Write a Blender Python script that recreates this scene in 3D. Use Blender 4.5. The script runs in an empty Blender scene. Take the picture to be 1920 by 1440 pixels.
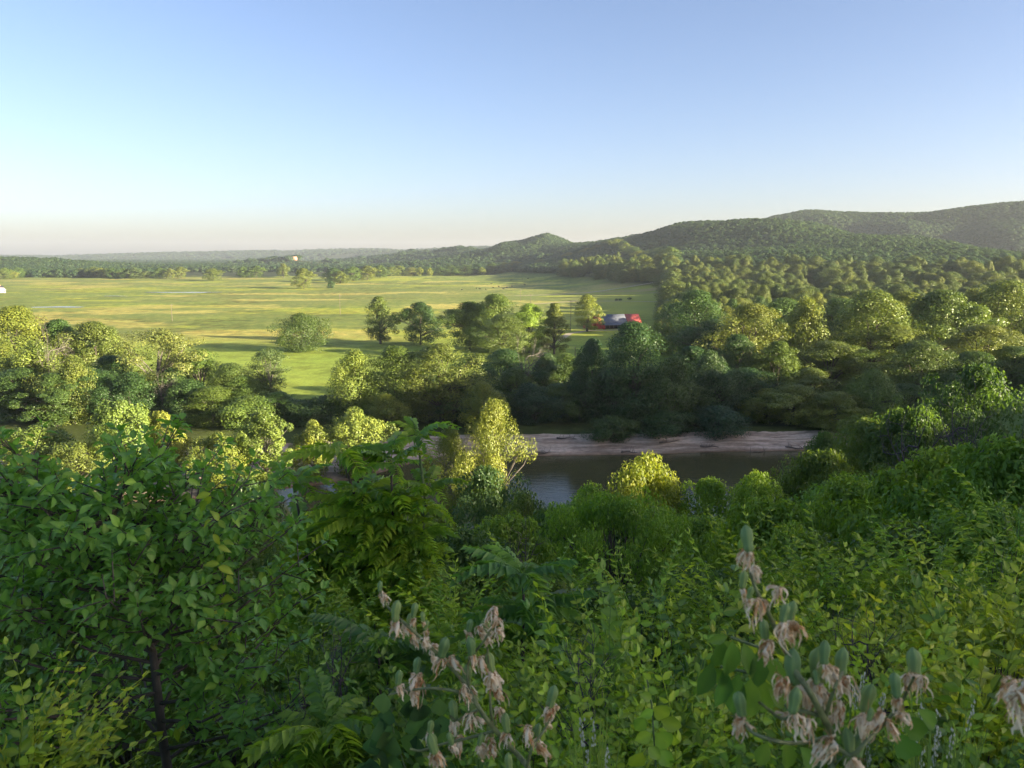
import bpy, math
import numpy as np

rng = np.random.default_rng(11)
R = math.radians
sc = bpy.context.scene
C = sc.collection

# ------------------------------------------------------------------ camera
CAMZ = 45.0
PITCH = R(9.46)
F = 1440.0
cam_d = bpy.data.cameras.new('camera')
cam_d.sensor_width = 36.0
cam_d.lens = 27.0
cam_d.clip_start = 0.05
cam_d.clip_end = 30000
cam_d.dof.use_dof = True
cam_d.dof.focus_distance = 40.0
cam_d.dof.aperture_fstop = 9.0
cam = bpy.data.objects.new('camera', cam_d)
C.objects.link(cam)
cam.location = (0, 0, CAMZ)
cam.rotation_euler = (R(90) - PITCH, 0, 0)
sc.camera = cam

# ------------------------------------------------------------------ sky and sun
SUN_AZ = 110.0      # clockwise from the view direction: behind, to the right
SUN_EL = 12.0
w = bpy.data.worlds.new('World')
sc.world = w
w.use_nodes = True
nt = w.node_tree
bg = nt.nodes['Background']
sky = nt.nodes.new('ShaderNodeTexSky')
sky.sky_type = 'NISHITA'
sky.sun_disc = False
sky.sun_elevation = R(SUN_EL)
sky.sun_rotation = R(SUN_AZ)
sky.altitude = 100
sky.air_density = 0.8
sky.dust_density = 1.7
sky.ozone_density = 2.5
wb = nt.nodes.new('ShaderNodeMix'); wb.data_type = 'RGBA'; wb.blend_type = 'MULTIPLY'; wb.inputs[0].default_value = 1.0
wb.inputs[7].default_value = (1.13, 0.95, 0.93, 1)     # white balance of the evening sky
nt.links.new(sky.outputs[0], wb.inputs[6]); nt.links.new(wb.outputs[2], bg.inputs[0])
bg.inputs[1].default_value = 0.066
sun_d = bpy.data.lights.new('sun', 'SUN')
sun_d.energy = 4.7
sun_d.angle = R(0.6)
sun_d.color = (1.0, 0.86, 0.60)
sun = bpy.data.objects.new('sun', sun_d)
C.objects.link(sun)
sun.rotation_euler = (R(90 - SUN_EL), 0, R(180 - SUN_AZ) )
sc.view_settings.view_transform = 'Standard'
sc.view_settings.look = 'None'
sc.view_settings.exposure = 2.25
sc.view_settings.gamma = 1.0
sc.cycles.max_bounces = 4
sc.cycles.diffuse_bounces = 3
sc.cycles.glossy_bounces = 2
sc.cycles.transmission_bounces = 3
sc.cycles.volume_bounces = 0
sc.cycles.sample_clamp_indirect = 4.0
sc.cycles.use_denoising = True
sc.cycles.use_adaptive_sampling = True
sc.cycles.adaptive_threshold = 0.018

# ------------------------------------------------------------------ helpers
cp, sp = math.cos(PITCH), math.sin(PITCH)
def ray(px, py):
    cx = (px - 960) / F; cy = -(py - 720) / F
    return np.array([cx, cp + sp * cy, -sp + cp * cy])
def at_y(px, py, Y):                 # world point at distance Y in front of the bluff
    d = ray(px, py); return np.array([0, 0, CAMZ]) + d * (Y / d[1])
def at_z(px, py, z):                 # world point on a level plane
    d = ray(px, py); return np.array([0, 0, CAMZ]) + d * ((z - CAMZ) / d[2])
def m_per_px(px, py, Y):
    return Y / ray(px, py)[1] / F

_tab = np.random.default_rng(5).random((256, 256))
def vnoise(x, y):
    x = np.asarray(x, float); y = np.asarray(y, float)
    xi = np.floor(x).astype(int); yi = np.floor(y).astype(int)
    fx = x - xi; fy = y - yi
    fx = fx * fx * (3 - 2 * fx); fy = fy * fy * (3 - 2 * fy)
    g = lambda a, b: _tab[a & 255, b & 255]
    return (g(xi, yi) * (1 - fx) + g(xi + 1, yi) * fx) * (1 - fy) + (g(xi, yi + 1) * (1 - fx) + g(xi + 1, yi + 1) * fx) * fy
def fbm(x, y, n=4):
    s = 0; a = 1; t = 0
    for i in range(n):
        s = s + a * vnoise(x * 2 ** i + 17.3 * i, y * 2 ** i + 9.1 * i); t += a; a *= 0.5
    return s / t
def sstep(a, b, v):
    t = np.clip((np.asarray(v, float) - a) / (b - a), 0, 1); return t * t * (3 - 2 * t)
def norm(v):
    return v / np.maximum(np.linalg.norm(v, axis=-1, keepdims=True), 1e-9)

def mesh_np(name, verts, faces, mats, tint=None, midx=None, color=None, smooth=False):
    """faces: (n,k) array or list of such arrays; one mesh, built fast"""
    if not isinstance(faces, list): faces = [faces]
    faces = [np.asarray(f, dtype=np.int32) for f in faces if len(f)]
    me = bpy.data.meshes.new(name)
    nv = len(verts)
    nl = sum(f.size for f in faces); npoly = sum(len(f) for f in faces)
    me.vertices.add(nv); me.loops.add(nl); me.polygons.add(npoly)
    me.vertices.foreach_set('co', np.ascontiguousarray(verts, dtype=np.float32).ravel())
    me.loops.foreach_set('vertex_index', np.concatenate([f.ravel() for f in faces]))
    tot = np.concatenate([np.full(len(f), f.shape[1], np.int32) for f in faces])
    st = np.concatenate([[0], np.cumsum(tot)[:-1]]).astype(np.int32)
    me.polygons.foreach_set('loop_start', st)
    me.polygons.foreach_set('loop_total', tot)
    if smooth: me.polygons.foreach_set('use_smooth', np.ones(npoly, bool))
    for m in (mats if isinstance(mats, (list, tuple)) else [mats]): me.materials.append(m)
    if midx is not None: me.polygons.foreach_set('material_index', np.asarray(midx, np.int32))
    if tint is not None:
        a = me.attributes.new('tint', 'FLOAT', 'POINT'); a.data.foreach_set('value', np.asarray(tint, np.float32))
    if color is not None:
        a = me.attributes.new('zone', 'FLOAT_COLOR', 'POINT'); a.data.foreach_set('color', np.asarray(color, np.float32).ravel())
    me.update(calc_edges=True)
    return me

class MB:
    """collects shapes, then becomes one mesh"""
    def __init__(s): s.v = []; s.q = []; s.t = []; s.ti = []; s.n = 0
    def add(s, v, q=None, t=None, tint=0.5):
        v = np.asarray(v, float)
        if q is not None and len(q): s.q.append(np.asarray(q) + s.n)
        if t is not None and len(t): s.t.append(np.asarray(t) + s.n)
        s.v.append(v); s.n += len(v)
        s.ti.append(np.full(len(v), tint) if np.isscalar(tint) else np.asarray(tint))
        return s
    def box(s, c, d, rz=0):
        c = np.asarray(c, float); h = np.asarray(d, float) / 2
        v = np.array([[x, y, z] for z in (-1, 1) for y in (-1, 1) for x in (-1, 1)]) * h
        cr, sr = math.cos(rz), math.sin(rz)
        v = np.c_[v[:, 0] * cr - v[:, 1] * sr, v[:, 0] * sr + v[:, 1] * cr, v[:, 2]] + c
        return s.add(v, q=[[0, 2, 3, 1], [4, 5, 7, 6], [0, 1, 5, 4], [2, 6, 7, 3], [0, 4, 6, 2], [1, 3, 7, 5]])
    def tube(s, path, rad, n=6, tint=0.5, cap=True):
        p = np.asarray(path, float); K = len(p); rad = np.broadcast_to(np.asarray(rad, float), (K,))
        tg = norm(np.gradient(p, axis=0))
        ref = np.where(np.abs(tg[:, 2:3]) > 0.9, [[1.0, 0, 0]], [[0, 0, 1.0]])
        a = norm(np.cross(tg, ref)); b = np.cross(tg, a)
        th = np.arange(n) * 2 * math.pi / n
        v = p[:, None] + rad[:, None, None] * (np.cos(th)[None, :, None] * a[:, None] + np.sin(th)[None, :, None] * b[:, None])
        i = np.arange(K - 1)[:, None] * n; j = np.arange(n)[None]; j2 = (j + 1) % n
        q = np.stack([i + j, i + j2, i + n + j2, i + n + j], -1).reshape(-1, 4)
        s.add(v.reshape(-1, 3), q=q, tint=tint)
        return s
    def mesh(s, name, mat, smooth=False):
        f = []
        if s.q: f.append(np.concatenate(s.q))
        if s.t: f.append(np.concatenate(s.t))
        return mesh_np(name, np.concatenate(s.v), f, mat, tint=np.concatenate(s.ti), smooth=smooth)

def link(name, me, parent=None, loc=None, kind=None, label=None, color=None):
    o = bpy.data.objects.new(name, me); C.objects.link(o)
    if parent is not None: o.parent = parent
    if loc is not None: o.location = loc
    if kind: o['kind'] = kind
    if label: o['label'] = label
    if color is not None: o.color = (*color, 1)
    return o
def thing(name, label, cat, loc=(0, 0, 0), rz=0, group=None, scale=None):
    o = bpy.data.objects.new(name, None); C.objects.link(o)
    o.empty_display_size = 0.2
    o.location = loc; o.rotation_euler = (0, 0, rz)
    if scale is not None: o.scale = scale
    o['label'] = label; o['category'] = cat
    if group: o['group'] = group
    return o
def tag(o, label, cat, group=None):
    o['label'] = label; o['category'] = cat
    if group: o['group'] = group
    return o

# ------------------------------------------------------------------ materials
def new_mat(name):
    m = bpy.data.materials.new(name); m.use_nodes = True
    n = m.node_tree; b = n.nodes['Principled BSDF']; return m, n, b
def N(n, t, **kw):
    x = n.nodes.new(t)
    for k, v in kw.items():
        if k.startswith('i_'): x.inputs[k[2:].replace('_', ' ')].default_value = v
        else: setattr(x, k, v)
    return x
def mixcol(n, fac, a, b, mode='MIX'):
    x = n.nodes.new('ShaderNodeMix'); x.data_type = 'RGBA'; x.blend_type = mode
    for s, v in ((0, fac), (6, a), (7, b)):
        if hasattr(v, 'is_linked'): n.links.new(v, x.inputs[s])
        else: x.inputs[s].default_value = v if s == 0 else (*v, 1) if len(v) == 3 else v
    return x.outputs[2]

def leaf_mat(name, base=None, trans=0.4, rough=0.45, spec=0.35, rnd=0.25, tmul=(1.75, 1.7, 0.55)):
    """leaf: thin, lets light through; colour from the object (or base), varied leaf by leaf and plant by plant"""
    m, n, b = new_mat(name)
    oi = N(n, 'ShaderNodeObjectInfo'); at = N(n, 'ShaderNodeAttribute', attribute_name='tint')
    if base is None: col = oi.outputs['Color']
    else:
        rgb = N(n, 'ShaderNodeRGB'); rgb.outputs[0].default_value = (*base, 1); col = rgb.outputs[0]
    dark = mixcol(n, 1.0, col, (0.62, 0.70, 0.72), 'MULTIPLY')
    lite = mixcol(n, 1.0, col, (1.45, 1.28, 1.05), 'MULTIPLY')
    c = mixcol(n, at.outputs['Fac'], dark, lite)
    mp = N(n, 'ShaderNodeMapRange', i_To_Min=1 - rnd, i_To_Max=1 + rnd); n.links.new(oi.outputs['Random'], mp.inputs['Value'])
    cm = N(n, 'ShaderNodeCombineColor'); n.links.new(mp.outputs[0], cm.inputs[0])
    for k in (1, 2): cm.inputs[k].default_value = 1.0
    mp2 = N(n, 'ShaderNodeMapRange', i_To_Min=1 - rnd * 0.5, i_To_Max=1 + rnd * 0.5); n.links.new(oi.outputs['Random'], mp2.inputs['Value']); n.links.new(mp2.outputs[0], cm.inputs[1])
    c = mixcol(n, 1.0, c, cm.outputs[0], 'MULTIPLY')
    n.links.new(c, b.inputs['Base Color'])
    b.inputs['Roughness'].default_value = rough
    b.inputs['Specular IOR Level'].default_value = spec
    tr = N(n, 'ShaderNodeBsdfTranslucent')
    tc = mixcol(n, 1.0, c, tmul, 'MULTIPLY'); n.links.new(tc, tr.inputs['Color'])
    mx = N(n, 'ShaderNodeMixShader'); mx.inputs[0].default_value = trans
    n.links.new(b.outputs[0], mx.inputs[1]); n.links.new(tr.outputs[0], mx.inputs[2])
    n.links.new(mx.outputs[0], n.nodes['Material Output'].inputs['Surface'])
    return m

def plain_mat(name, col, rough=0.8, spec=0.3, nscale=8.0, var=0.3, bump=0.0, metal=0.0):
    m, n, b = new_mat(name)
    tc = N(n, 'ShaderNodeTexCoord'); nz = N(n, 'ShaderNodeTexNoise', i_Scale=nscale, i_Detail=5.0)
    n.links.new(tc.outputs['Object'], nz.inputs['Vector'])
    d = tuple(x * (1 - var) for x in col); l = tuple(min(1, x * (1 + var)) for x in col)
    mr = N(n, 'ShaderNodeMapRange', i_From_Min=0.3, i_From_Max=0.7); n.links.new(nz.outputs['Fac'], mr.inputs['Value'])
    n.links.new(mixcol(n, mr.outputs[0], d, l), b.inputs['Base Color'])
    b.inputs['Roughness'].default_value = rough; b.inputs['Specular IOR Level'].default_value = spec; b.inputs['Metallic'].default_value = metal
    if bump:
        bp = N(n, 'ShaderNodeBump', i_Strength=bump, i_Distance=0.05); n.links.new(nz.outputs['Fac'], bp.inputs['Height']); n.links.new(bp.outputs[0], b.inputs['Normal'])
    return m

LEAF = leaf_mat('leaf', trans=0.24, tmul=(1.35, 1.3, 0.5))
SLOPELEAF = leaf_mat('slope_leaf', trans=0.42)
NEARLEAF = leaf_mat('near_leaf', trans=0.45, rough=0.38, spec=0.35, rnd=0.3)
WOODLEAF = leaf_mat('wood_leaf', base=(0.062, 0.114, 0.050), trans=0.30, rnd=0.2)
LITLEAF = leaf_mat('sunlit_leaf', base=(0.130, 0.180, 0.044), trans=0.24, rnd=0.25, tmul=(1.35, 1.3, 0.5))  # lighter, yellower leaf colour so the flat wood looks sunlit
BARK = plain_mat('bark', (0.10, 0.085, 0.07), 0.9, 0.2, 6.0, 0.4, 0.6)
GREYBARK = plain_mat('grey_bark', (0.17, 0.15, 0.13), 0.9, 0.2, 6.0, 0.3, 0.4)
GREENSTEM = plain_mat('green_stem', (0.11, 0.16, 0.06), 0.6, 0.3, 40.0, 0.3)

# ------------------------------------------------------------------ terrain
FAR_PTS = [(-400, 120), (-180, 132), (-110, 141), (-62, 148), (-36, 160), (-22, 176), (-8, 181), (15, 182), (40, 184), (70, 187), (95, 191), (130, 205), (180, 240), (260, 330), (420, 600)]
fx_, fy_ = np.array(FAR_PTS, float).T
def y_far(x): return np.interp(x, fx_, fy_) + 2.2 * (fbm(np.asarray(x) * 0.09, np.asarray(x) * 0 + 3.1) - 0.5)
BW = [(-400, 34), (-60, 32), (-36, 22), (-20, 11), (0, 9.5), (60, 8), (95, 6), (400, 6)]
bwx, bwy = np.array(BW, float).T
FOOT = [(-400, 88), (-60, 88), (20, 90), (50, 98), (75, 135), (100, 180), (140, 215), (420, 610)]
ftx, fty = np.array(FOOT, float).T
HR = [(-600, 30), (-60, 41), (0, 43.3), (20, 44.5), (48, 47.5), (96, 52), (186, 59), (260, 64), (300, 69), (370, 78), (600, 86), (1500, 86)]
hrx, hry = np.array(HR, float).T
HB = [(-600, 46), (-100, 48), (0, 50), (60, 54), (1500, 60)]   # the plateau behind
SH = [(-400, 105), (-88, 104), (-71, 98), (-49, 92), (-25, 79), (-6, 75), (33, 67), (60, 65), (80, 68), (91, 72), (120, 70), (138, 48), (216, 30), (300, 8), (420, 0)]   # crest of an unseen hill added east of the bluff, shaped to cast shade
shy, shz = np.array(SH, float).T
hbx, hby = np.array(HB, float).T
PR_Y = np.array([-400, -60, -20, 0, 1.2, 3, 5, 10, 20, 40, 60, 80, 90, 94])
PR_Z = np.array([52, 50, 45, 43.3, 43.1, 41.8, 40.2, 36, 29, 17.5, 8, 0, -3.2, -5]) / 43.3

# ridges: (px, ridge py in the photograph, distance) and half width
RIDGES = [
    ([(1085, 458, 2300), (1130, 452, 2150), (1200, 446, 2000), (1300, 421, 1750), (1400, 417, 1600), (1470, 418, 1450), (1560, 431, 1250), (1700, 446, 1050), (1920, 474, 900), (2150, 480, 850)], 300, 12),
    ([(1250, 440, 2900), (1400, 420, 2650), (1500, 405, 2500), (1580, 388, 2350), (1700, 385, 2200), (1920, 382, 2050), (2300, 375, 1900)], 420, 12),
    ([(860, 471, 3000), (930, 468, 2750), (1010, 462, 2550), (1080, 459, 2400)], 200, 12),
    ([(985, 450, 2530), (1010, 445, 2520), (1035, 449, 2520)], 170, 10),
    ([(740, 476, 3500), (800, 470, 3300), (870, 469, 3050), (960, 466, 2800)], 190, 10),
    ([(640, 474, 6500), (760, 472, 6200), (900, 466, 5600), (1000, 466, 5200)], 500, 0),
    ([(-400, 478, 7600), (100, 482, 7600), (300, 476, 7800), (450, 473, 7600), (560, 471, 7400), (700, 469, 7200), (800, 473, 7200), (1000, 470, 7600), (1400, 470, 7600), (2400, 470, 7600)], 600, 0),
    ([(500, 491, 2900), (548, 487, 2900), (590, 491, 2900)], 120, 0),
    ([(-300, 478, 2000), (0, 484, 2100), (60, 486, 2100), (110, 492, 2200)], 170, 12),
]
RIDGE_XYZ = []
for pts, wdt, can in RIDGES:
    q = []
    for px, py, Y in pts:
        p = at_y(px, py, Y); q.append((p[0], p[1], max(p[2] - can, 1)))
    RIDGE_XYZ.append((np.array(q), wdt))

def hills(x, y):
    z = np.zeros_like(x)
    wob = (fbm(x / 260.0, y / 260.0, 3) - 0.5)
    for q, wdt in RIDGE_XYZ:
        best = np.zeros_like(x)
        for (ax, ay, az), (bx_, by_, bz) in zip(q[:-1], q[1:]):
            ex, ey = bx_ - ax, by_ - ay
            t = np.clip(((x - ax) * ex + (y - ay) * ey) / (ex * ex + ey * ey), 0, 1)
            dd = np.hypot(x - ax - t * ex, y - ay - t * ey)
            ww = wdt * (1 + 0.9 * wob)
            best = np.maximum(best, (az + t * (bz - az)) * np.exp(-(dd / ww) ** 2))
        z = np.maximum(z, best) + 0.12 * np.minimum(z, best)
    spur = 1 - 2 * np.abs(fbm(x / 420 + 3.3, y / 420 + 8.1, 2) - 0.5) * 2.2
    return z + np.clip(z / 40, 0, 1) * (26 * wob + 20 * (np.clip(spur, 0, 1) - 0.75)) * sstep(20, 60, z) * (y < 4000)

def height(x, y):
    x = np.asarray(x, float); y = np.asarray(y, float)
    foot = np.interp(x, ftx, fty); top = np.interp(x, hrx, hry)
    yy = np.where(y > 0, y * 90.0 / foot, y)
    pr = np.interp(yy, PR_Y, PR_Z)
    bl = np.where(pr > 0, pr * top, pr * 43.3)
    hb_ = np.interp(x, hbx, hby)
    bl = np.where(y < 0, top + (hb_ - top) * np.clip(-y / 60.0, 0, 1) ** 0.95, bl)
    bl = bl + np.where(y > 2, 1.2 * (fbm(x / 9, y / 9) - 0.5), 0) * (pr > 0)
    bl = np.where(y < foot, np.maximum(bl, np.interp(y, shy, shz) * sstep(100, 245, x)), bl)
    yf = y_far(x); bw = np.interp(x, bwx, bwy); d = y - yf
    bar = sstep(-15, -40, x)
    u = d / bw
    cut = np.interp(u, [-0.8, 0, 0.06, 0.5, 0.62, 0.9, 1.0], [-5, -3.02, -2.7, -1.9, -0.9, 0.05, 0.3])
    flat = np.interp(u, [-0.3, 0, 0.05, 0.4, 0.8, 0.86, 1.0], [-5, -3.02, -2.7, -2.2, -1.7, -0.6, 0.1])
    bk = cut * (1 - bar) + flat * bar
    bk = bk + sstep(0, 0.15, u) * sstep(1.3, 0.9, u) * (0.75 * (fbm(x / 5.0, y / 1.6) - 0.5) + 0.45 * (fbm(x / 1.4, y / 0.9, 2) - 0.5))
    und = 1.5 * (fbm(x / 70, y / 55, 3) - 0.5) * sstep(330, 520, y) * sstep(60, -40, x - (y - 500) * 0.1)
    und = und + 5.5 * np.maximum(0, fbm(x / 60 + 40, y / 34, 3) - 0.54) * sstep(430, 620, y) * sstep(40, -60, x - (y - 500) * 0.12)
    und = und + 0.25 * (fbm(x / 14, y / 14) - 0.5)
    plain = np.where(u > 1, und * sstep(1, 3, u), 0) + hills(x, y)
    z = np.where(y < foot * 94 / 90.0, bl, np.where(u < 1, bk, plain + 0.2))
    # off to the right the bluff and the far bank run into each other
    z = np.where((y >= foot * 94 / 90.0) & (y < yf - 3), np.minimum(z, -4.5), z)
    return z

def axis(segs):
    out = []
    for a, b, n in segs: out.append(np.linspace(a, b, n, endpoint=False))
    return np.unique(np.round(np.concatenate(out + [np.array([segs[-1][1]])]), 3))
XS = axis([(-9000, -3000, 40), (-3000, -900, 80), (-900, -260, 90), (-260, -115, 50), (-115, 115, 260), (115, 300, 70), (300, 900, 90), (900, 3200, 150), (3200, 9000, 40)])
YS = axis([(-600, -60, 22), (-60, 0, 20), (0, 12, 20), (12, 100, 50), (100, 140, 22), (140, 205, 140), (205, 320, 60), (320, 1100, 150), (1100, 3200, 150), (3200, 9500, 70)])
GX, GY = np.meshgrid(XS, YS)
GZ = height(GX, GY)
def hgt(x, y): return float(height(np.array([x]), np.array([y]))[0])

# surface kinds as the colour each ground has
gx, gy, gz = GX.ravel(), GY.ravel(), GZ.ravel()
def blend(c, m, col): return c * (1 - m[:, None]) + np.array(col) * m[:, None]
foot_ = np.interp(gx, ftx, fty); yf_ = y_far(gx); bw_ = np.interp(gx, bwx, bwy); u_ = (gy - yf_) / bw_
col = np.tile(np.array([0.34, 0.37, 0.060]), (len(gx), 1))
fore = sstep(0.204, 0.216, (gx - 4) / np.maximum(gy, 1) + 0.03 * (fbm(gx / 30, gy / 30) - 0.5)) * (gy > 200)
edge_n = 1 + 0.12 * (fbm(gx / 60, gy / 60) - 0.5)
farwood = sstep(1690, 1740, gy * edge_n + 0.12 * (gx > 0) * 0)
golf = sstep(360, 460, gy) * sstep(80, -10, gx - (gy - 450) * 0.13)
rgh = np.maximum(sstep(0.50, 0.56, fbm(gx / 110, gy / 62, 4)), sstep(0.535, 0.56, fbm(gx / 60 + 40, gy / 34, 3)) * (gy > 450))
tan = sstep(0.46, 0.58, fbm(gx / 170 + 9, gy / 105 + 4, 3))
col = blend(col, sstep(460, 380, gy), (0.27, 0.35, 0.058))
col = blend(col, golf * tan * 0.65, (0.50, 0.42, 0.14))
col = blend(col, golf * rgh * 0.85, (0.18, 0.225, 0.062))
col = blend(col, sstep(700, 900, gy) * sstep(0.45, 0.6, fbm(gx / 190, gy / 24)) * (1 - golf) * 0.8, (0.42, 0.34, 0.13))
hz = hills(gx, gy)
col = blend(col, np.clip(np.maximum(np.maximum(fore, farwood), sstep(6, 14, hz)), 0, 1), (0.05, 0.066, 0.026))
col = blend(col, ((gy < foot_) & (gy < 700)).astype(float), (0.13, 0.18, 0.05))
sand = (u_ > -1.5) & (u_ < 1.0) & (gy > foot_)
col = blend(col, sand.astype(float), (0.54, 0.44, 0.35))
col = blend(col, ((u_ >= 1.0) & (gy < yf_ + bw_ + 34 + 40 * fbm(gx / 40, gy / 40)) & (gy > foot_)).astype(float) * 0.85, (0.055, 0.075, 0.028))
zone = np.c_[col, golf]
ny, nx = GX.shape
ii = np.arange(ny - 1)[:, None] * nx; jj = np.arange(nx - 1)[None]
gq = np.stack([ii + jj, ii + jj + 1, ii + nx + jj + 1, ii + nx + jj], -1).reshape(-1, 4)
gm, n, b = new_mat('ground')
za = N(n, 'ShaderNodeAttribute', attribute_name='zone')
geo = N(n, 'ShaderNodeNewGeometry')
def pnoise(sx, sy, sz, detail=5.0):
    mp = N(n, 'ShaderNodeMapping'); mp.inputs['Scale'].default_value = (sx, sy, sz)
    n.links.new(geo.outputs['Position'], mp.inputs['Vector'])
    z = N(n, 'ShaderNodeTexNoise', i_Scale=1.0, i_Detail=detail, i_Roughness=0.6); n.links.new(mp.outputs[0], z.inputs['Vector'])
    return z.outputs['Fac']
def ramp(v, a, b_, lo=0.0, hi=1.0):
    r = N(n, 'ShaderNodeMapRange', i_From_Min=a, i_From_Max=b_, i_To_Min=lo, i_To_Max=hi); n.links.new(v, r.inputs['Value']); return r.outputs[0]
c0 = za.outputs['Color']
streak = ramp(pnoise(0.02, 0.014, 0.0), 0.35, 0.65)
c1 = mixcol(n, streak, mixcol(n, 1.0, c0, (0.90, 0.95, 0.92), 'MULTIPLY'), mixcol(n, 1.0, c0, (1.12, 1.07, 1.02), 'MULTIPLY'))
fine = ramp(pnoise(0.9, 0.9, 3.0, 8.0), 0.3, 0.7)
c2 = mixcol(n, fine, mixcol(n, 1.0, c1, (0.78, 0.80, 0.78), 'MULTIPLY'), mixcol(n, 1.0, c1, (1.18, 1.16, 1.15), 'MULTIPLY'))
lay = ramp(pnoise(0.10, 0.10, 2.6, 6.0), 0.42, 0.58)
sep = N(n, 'ShaderNodeSeparateXYZ'); n.links.new(geo.outputs['Position'], sep.inputs[0])
lowz = ramp(sep.outputs['Z'], 0.6, 0.0)
c3 = mixcol(n, lay, mixcol(n, 1.0, c2, (0.62, 0.58, 0.55), 'MULTIPLY'), mixcol(n, 1.0, c2, (1.12, 1.10, 1.08), 'MULTIPLY'))
wet = ramp(sep.outputs['Z'], -2.45, -2.9)
c3 = mixcol(n, wet, c3, mixcol(n, 1.0, c3, (0.42, 0.36, 0.30), 'MULTIPLY'))
c2 = mixcol(n, lowz, c2, c3)
spk = ramp(pnoise(0.16, 0.10, 0.0, 6.0), 0.45, 0.6)
c2 = mixcol(n, za.outputs['Alpha'], c2, mixcol(n, spk, mixcol(n, 1.0, c2, (0.78, 0.84, 0.80), 'MULTIPLY'), mixcol(n, 1.0, c2, (1.12, 1.06, 1.0), 'MULTIPLY')))
n.links.new(c2, b.inputs['Base Color'])
b.inputs['Roughness'].default_value = 0.95; b.inputs['Specular IOR Level'].default_value = 0.1
bp = N(n, 'ShaderNodeBump', i_Strength=0.5, i_Distance=0.4); n.links.new(pnoise(0.6, 0.6, 2.0, 8.0), bp.inputs['Height']); n.links.new(bp.outputs[0], b.inputs['Normal'])
ground = link('ground', mesh_np('ground', np.c_[gx, gy, gz], gq, gm, color=zone, smooth=True), kind='structure')

# river
wm, n, b = new_mat('river_water')
b.inputs['Base Color'].default_value = (0.095, 0.088, 0.036, 1); b.inputs['Roughness'].default_value = 0.06
b.inputs['IOR'].default_value = 1.33; b.inputs['Specular IOR Level'].default_value = 0.5
geo = N(n, 'ShaderNodeNewGeometry')
bp = N(n, 'ShaderNodeBump', i_Strength=0.5, i_Distance=0.06); n.links.new(pnoise(0.35, 1.3, 1.0, 4.0), bp.inputs['Height']); n.links.new(bp.outputs[0], b.inputs['Normal'])
rx = np.linspace(-395, 260, 120)
top_e = y_far(rx) + 6; bot_e = np.minimum(np.interp(rx, ftx, fty) - 1, top_e - 8)
rows = np.linspace(0, 1, 8)[:, None]
RX = np.broadcast_to(rx, (8, 120)); RY = bot_e + (top_e - bot_e) * rows
ri = np.arange(7)[:, None] * 120; rj = np.arange(119)[None]
rq = np.stack([ri + rj, ri + rj + 1, ri + 120 + rj + 1, ri + 120 + rj], -1).reshape(-1, 4)
link('river', mesh_np('river', np.c_[RX.ravel(), RY.ravel(), np.full(RX.size, -3.0)], rq, wm), kind='structure')

# ------------------------------------------------------------------ leaves and trees
def frames(axis_, nrm_):
    y = norm(axis_); x = norm(np.cross(y, nrm_)); z = np.cross(x, y); return x, y, z
T_QUAD = (np.array([[0, 0, 0], [0.5, 0.45, 0.12], [0, 1, 0], [-0.5, 0.45, 0.12]]), [[0, 1, 2, 3]], [])
T_LEAF = (np.array([[0, 0, 0], [0.34, 0.2, 0.09], [0.5, 0.45, 0.12], [0.3, 0.75, 0.05], [0, 1.0, -0.12], [-0.3, 0.75, 0.05], [-0.5, 0.45, 0.12], [-0.34, 0.2, 0.09], [0, 0.42, 0.0], [0, 0.75, -0.03]]),
          [[0, 1, 2, 8], [8, 2, 3, 9], [0, 8, 6, 7], [8, 9, 5, 6]], [[9, 3, 4], [9, 4, 5]], np.array([0.3, -0.1, -0.12, -0.1, 0.1, -0.1, -0.12, -0.1, 0.3, 0.3]))
T_LANCE = (np.array([[0, 0, 0], [0.5, 0.32, 0.10], [0.32, 0.68, 0.02], [0, 1.0, -0.16], [-0.32, 0.68, 0.02], [-0.5, 0.32, 0.10], [0, 0.5, -0.02]]),
           [[0, 1, 2, 6], [0, 6, 4, 5]], [[6, 2, 3], [6, 3, 4]])
def bake(mb, T, pos, axis_, nrm_, L, W, tint):
    tv, tq, tt = T[:3]; n_ = len(pos); M = len(tv)
    x, y, z = frames(axis_, nrm_)
    L = np.broadcast_to(L, (n_,)); W = np.broadcast_to(W, (n_,))
    v = pos[:, None] + tv[None, :, 0:1] * W[:, None, None] * x[:, None] + tv[None, :, 1:2] * L[:, None, None] * y[:, None] + tv[None, :, 2:3] * L[:, None, None] * z[:, None]
    off = (np.arange(n_) * M)[:, None, None]
    q = (np.array(tq)[None] + off).reshape(-1, 4) if len(tq) else None
    t = (np.array(tt)[None] + off).reshape(-1, 3) if len(tt) else None
    mb.add(v.reshape(-1, 3), q=q, t=t, tint=np.clip(np.repeat(np.broadcast_to(tint, (n_,)), M) + (np.tile(T[3] if len(T) > 3 else np.zeros(M), n_)), 0, 1))

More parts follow.
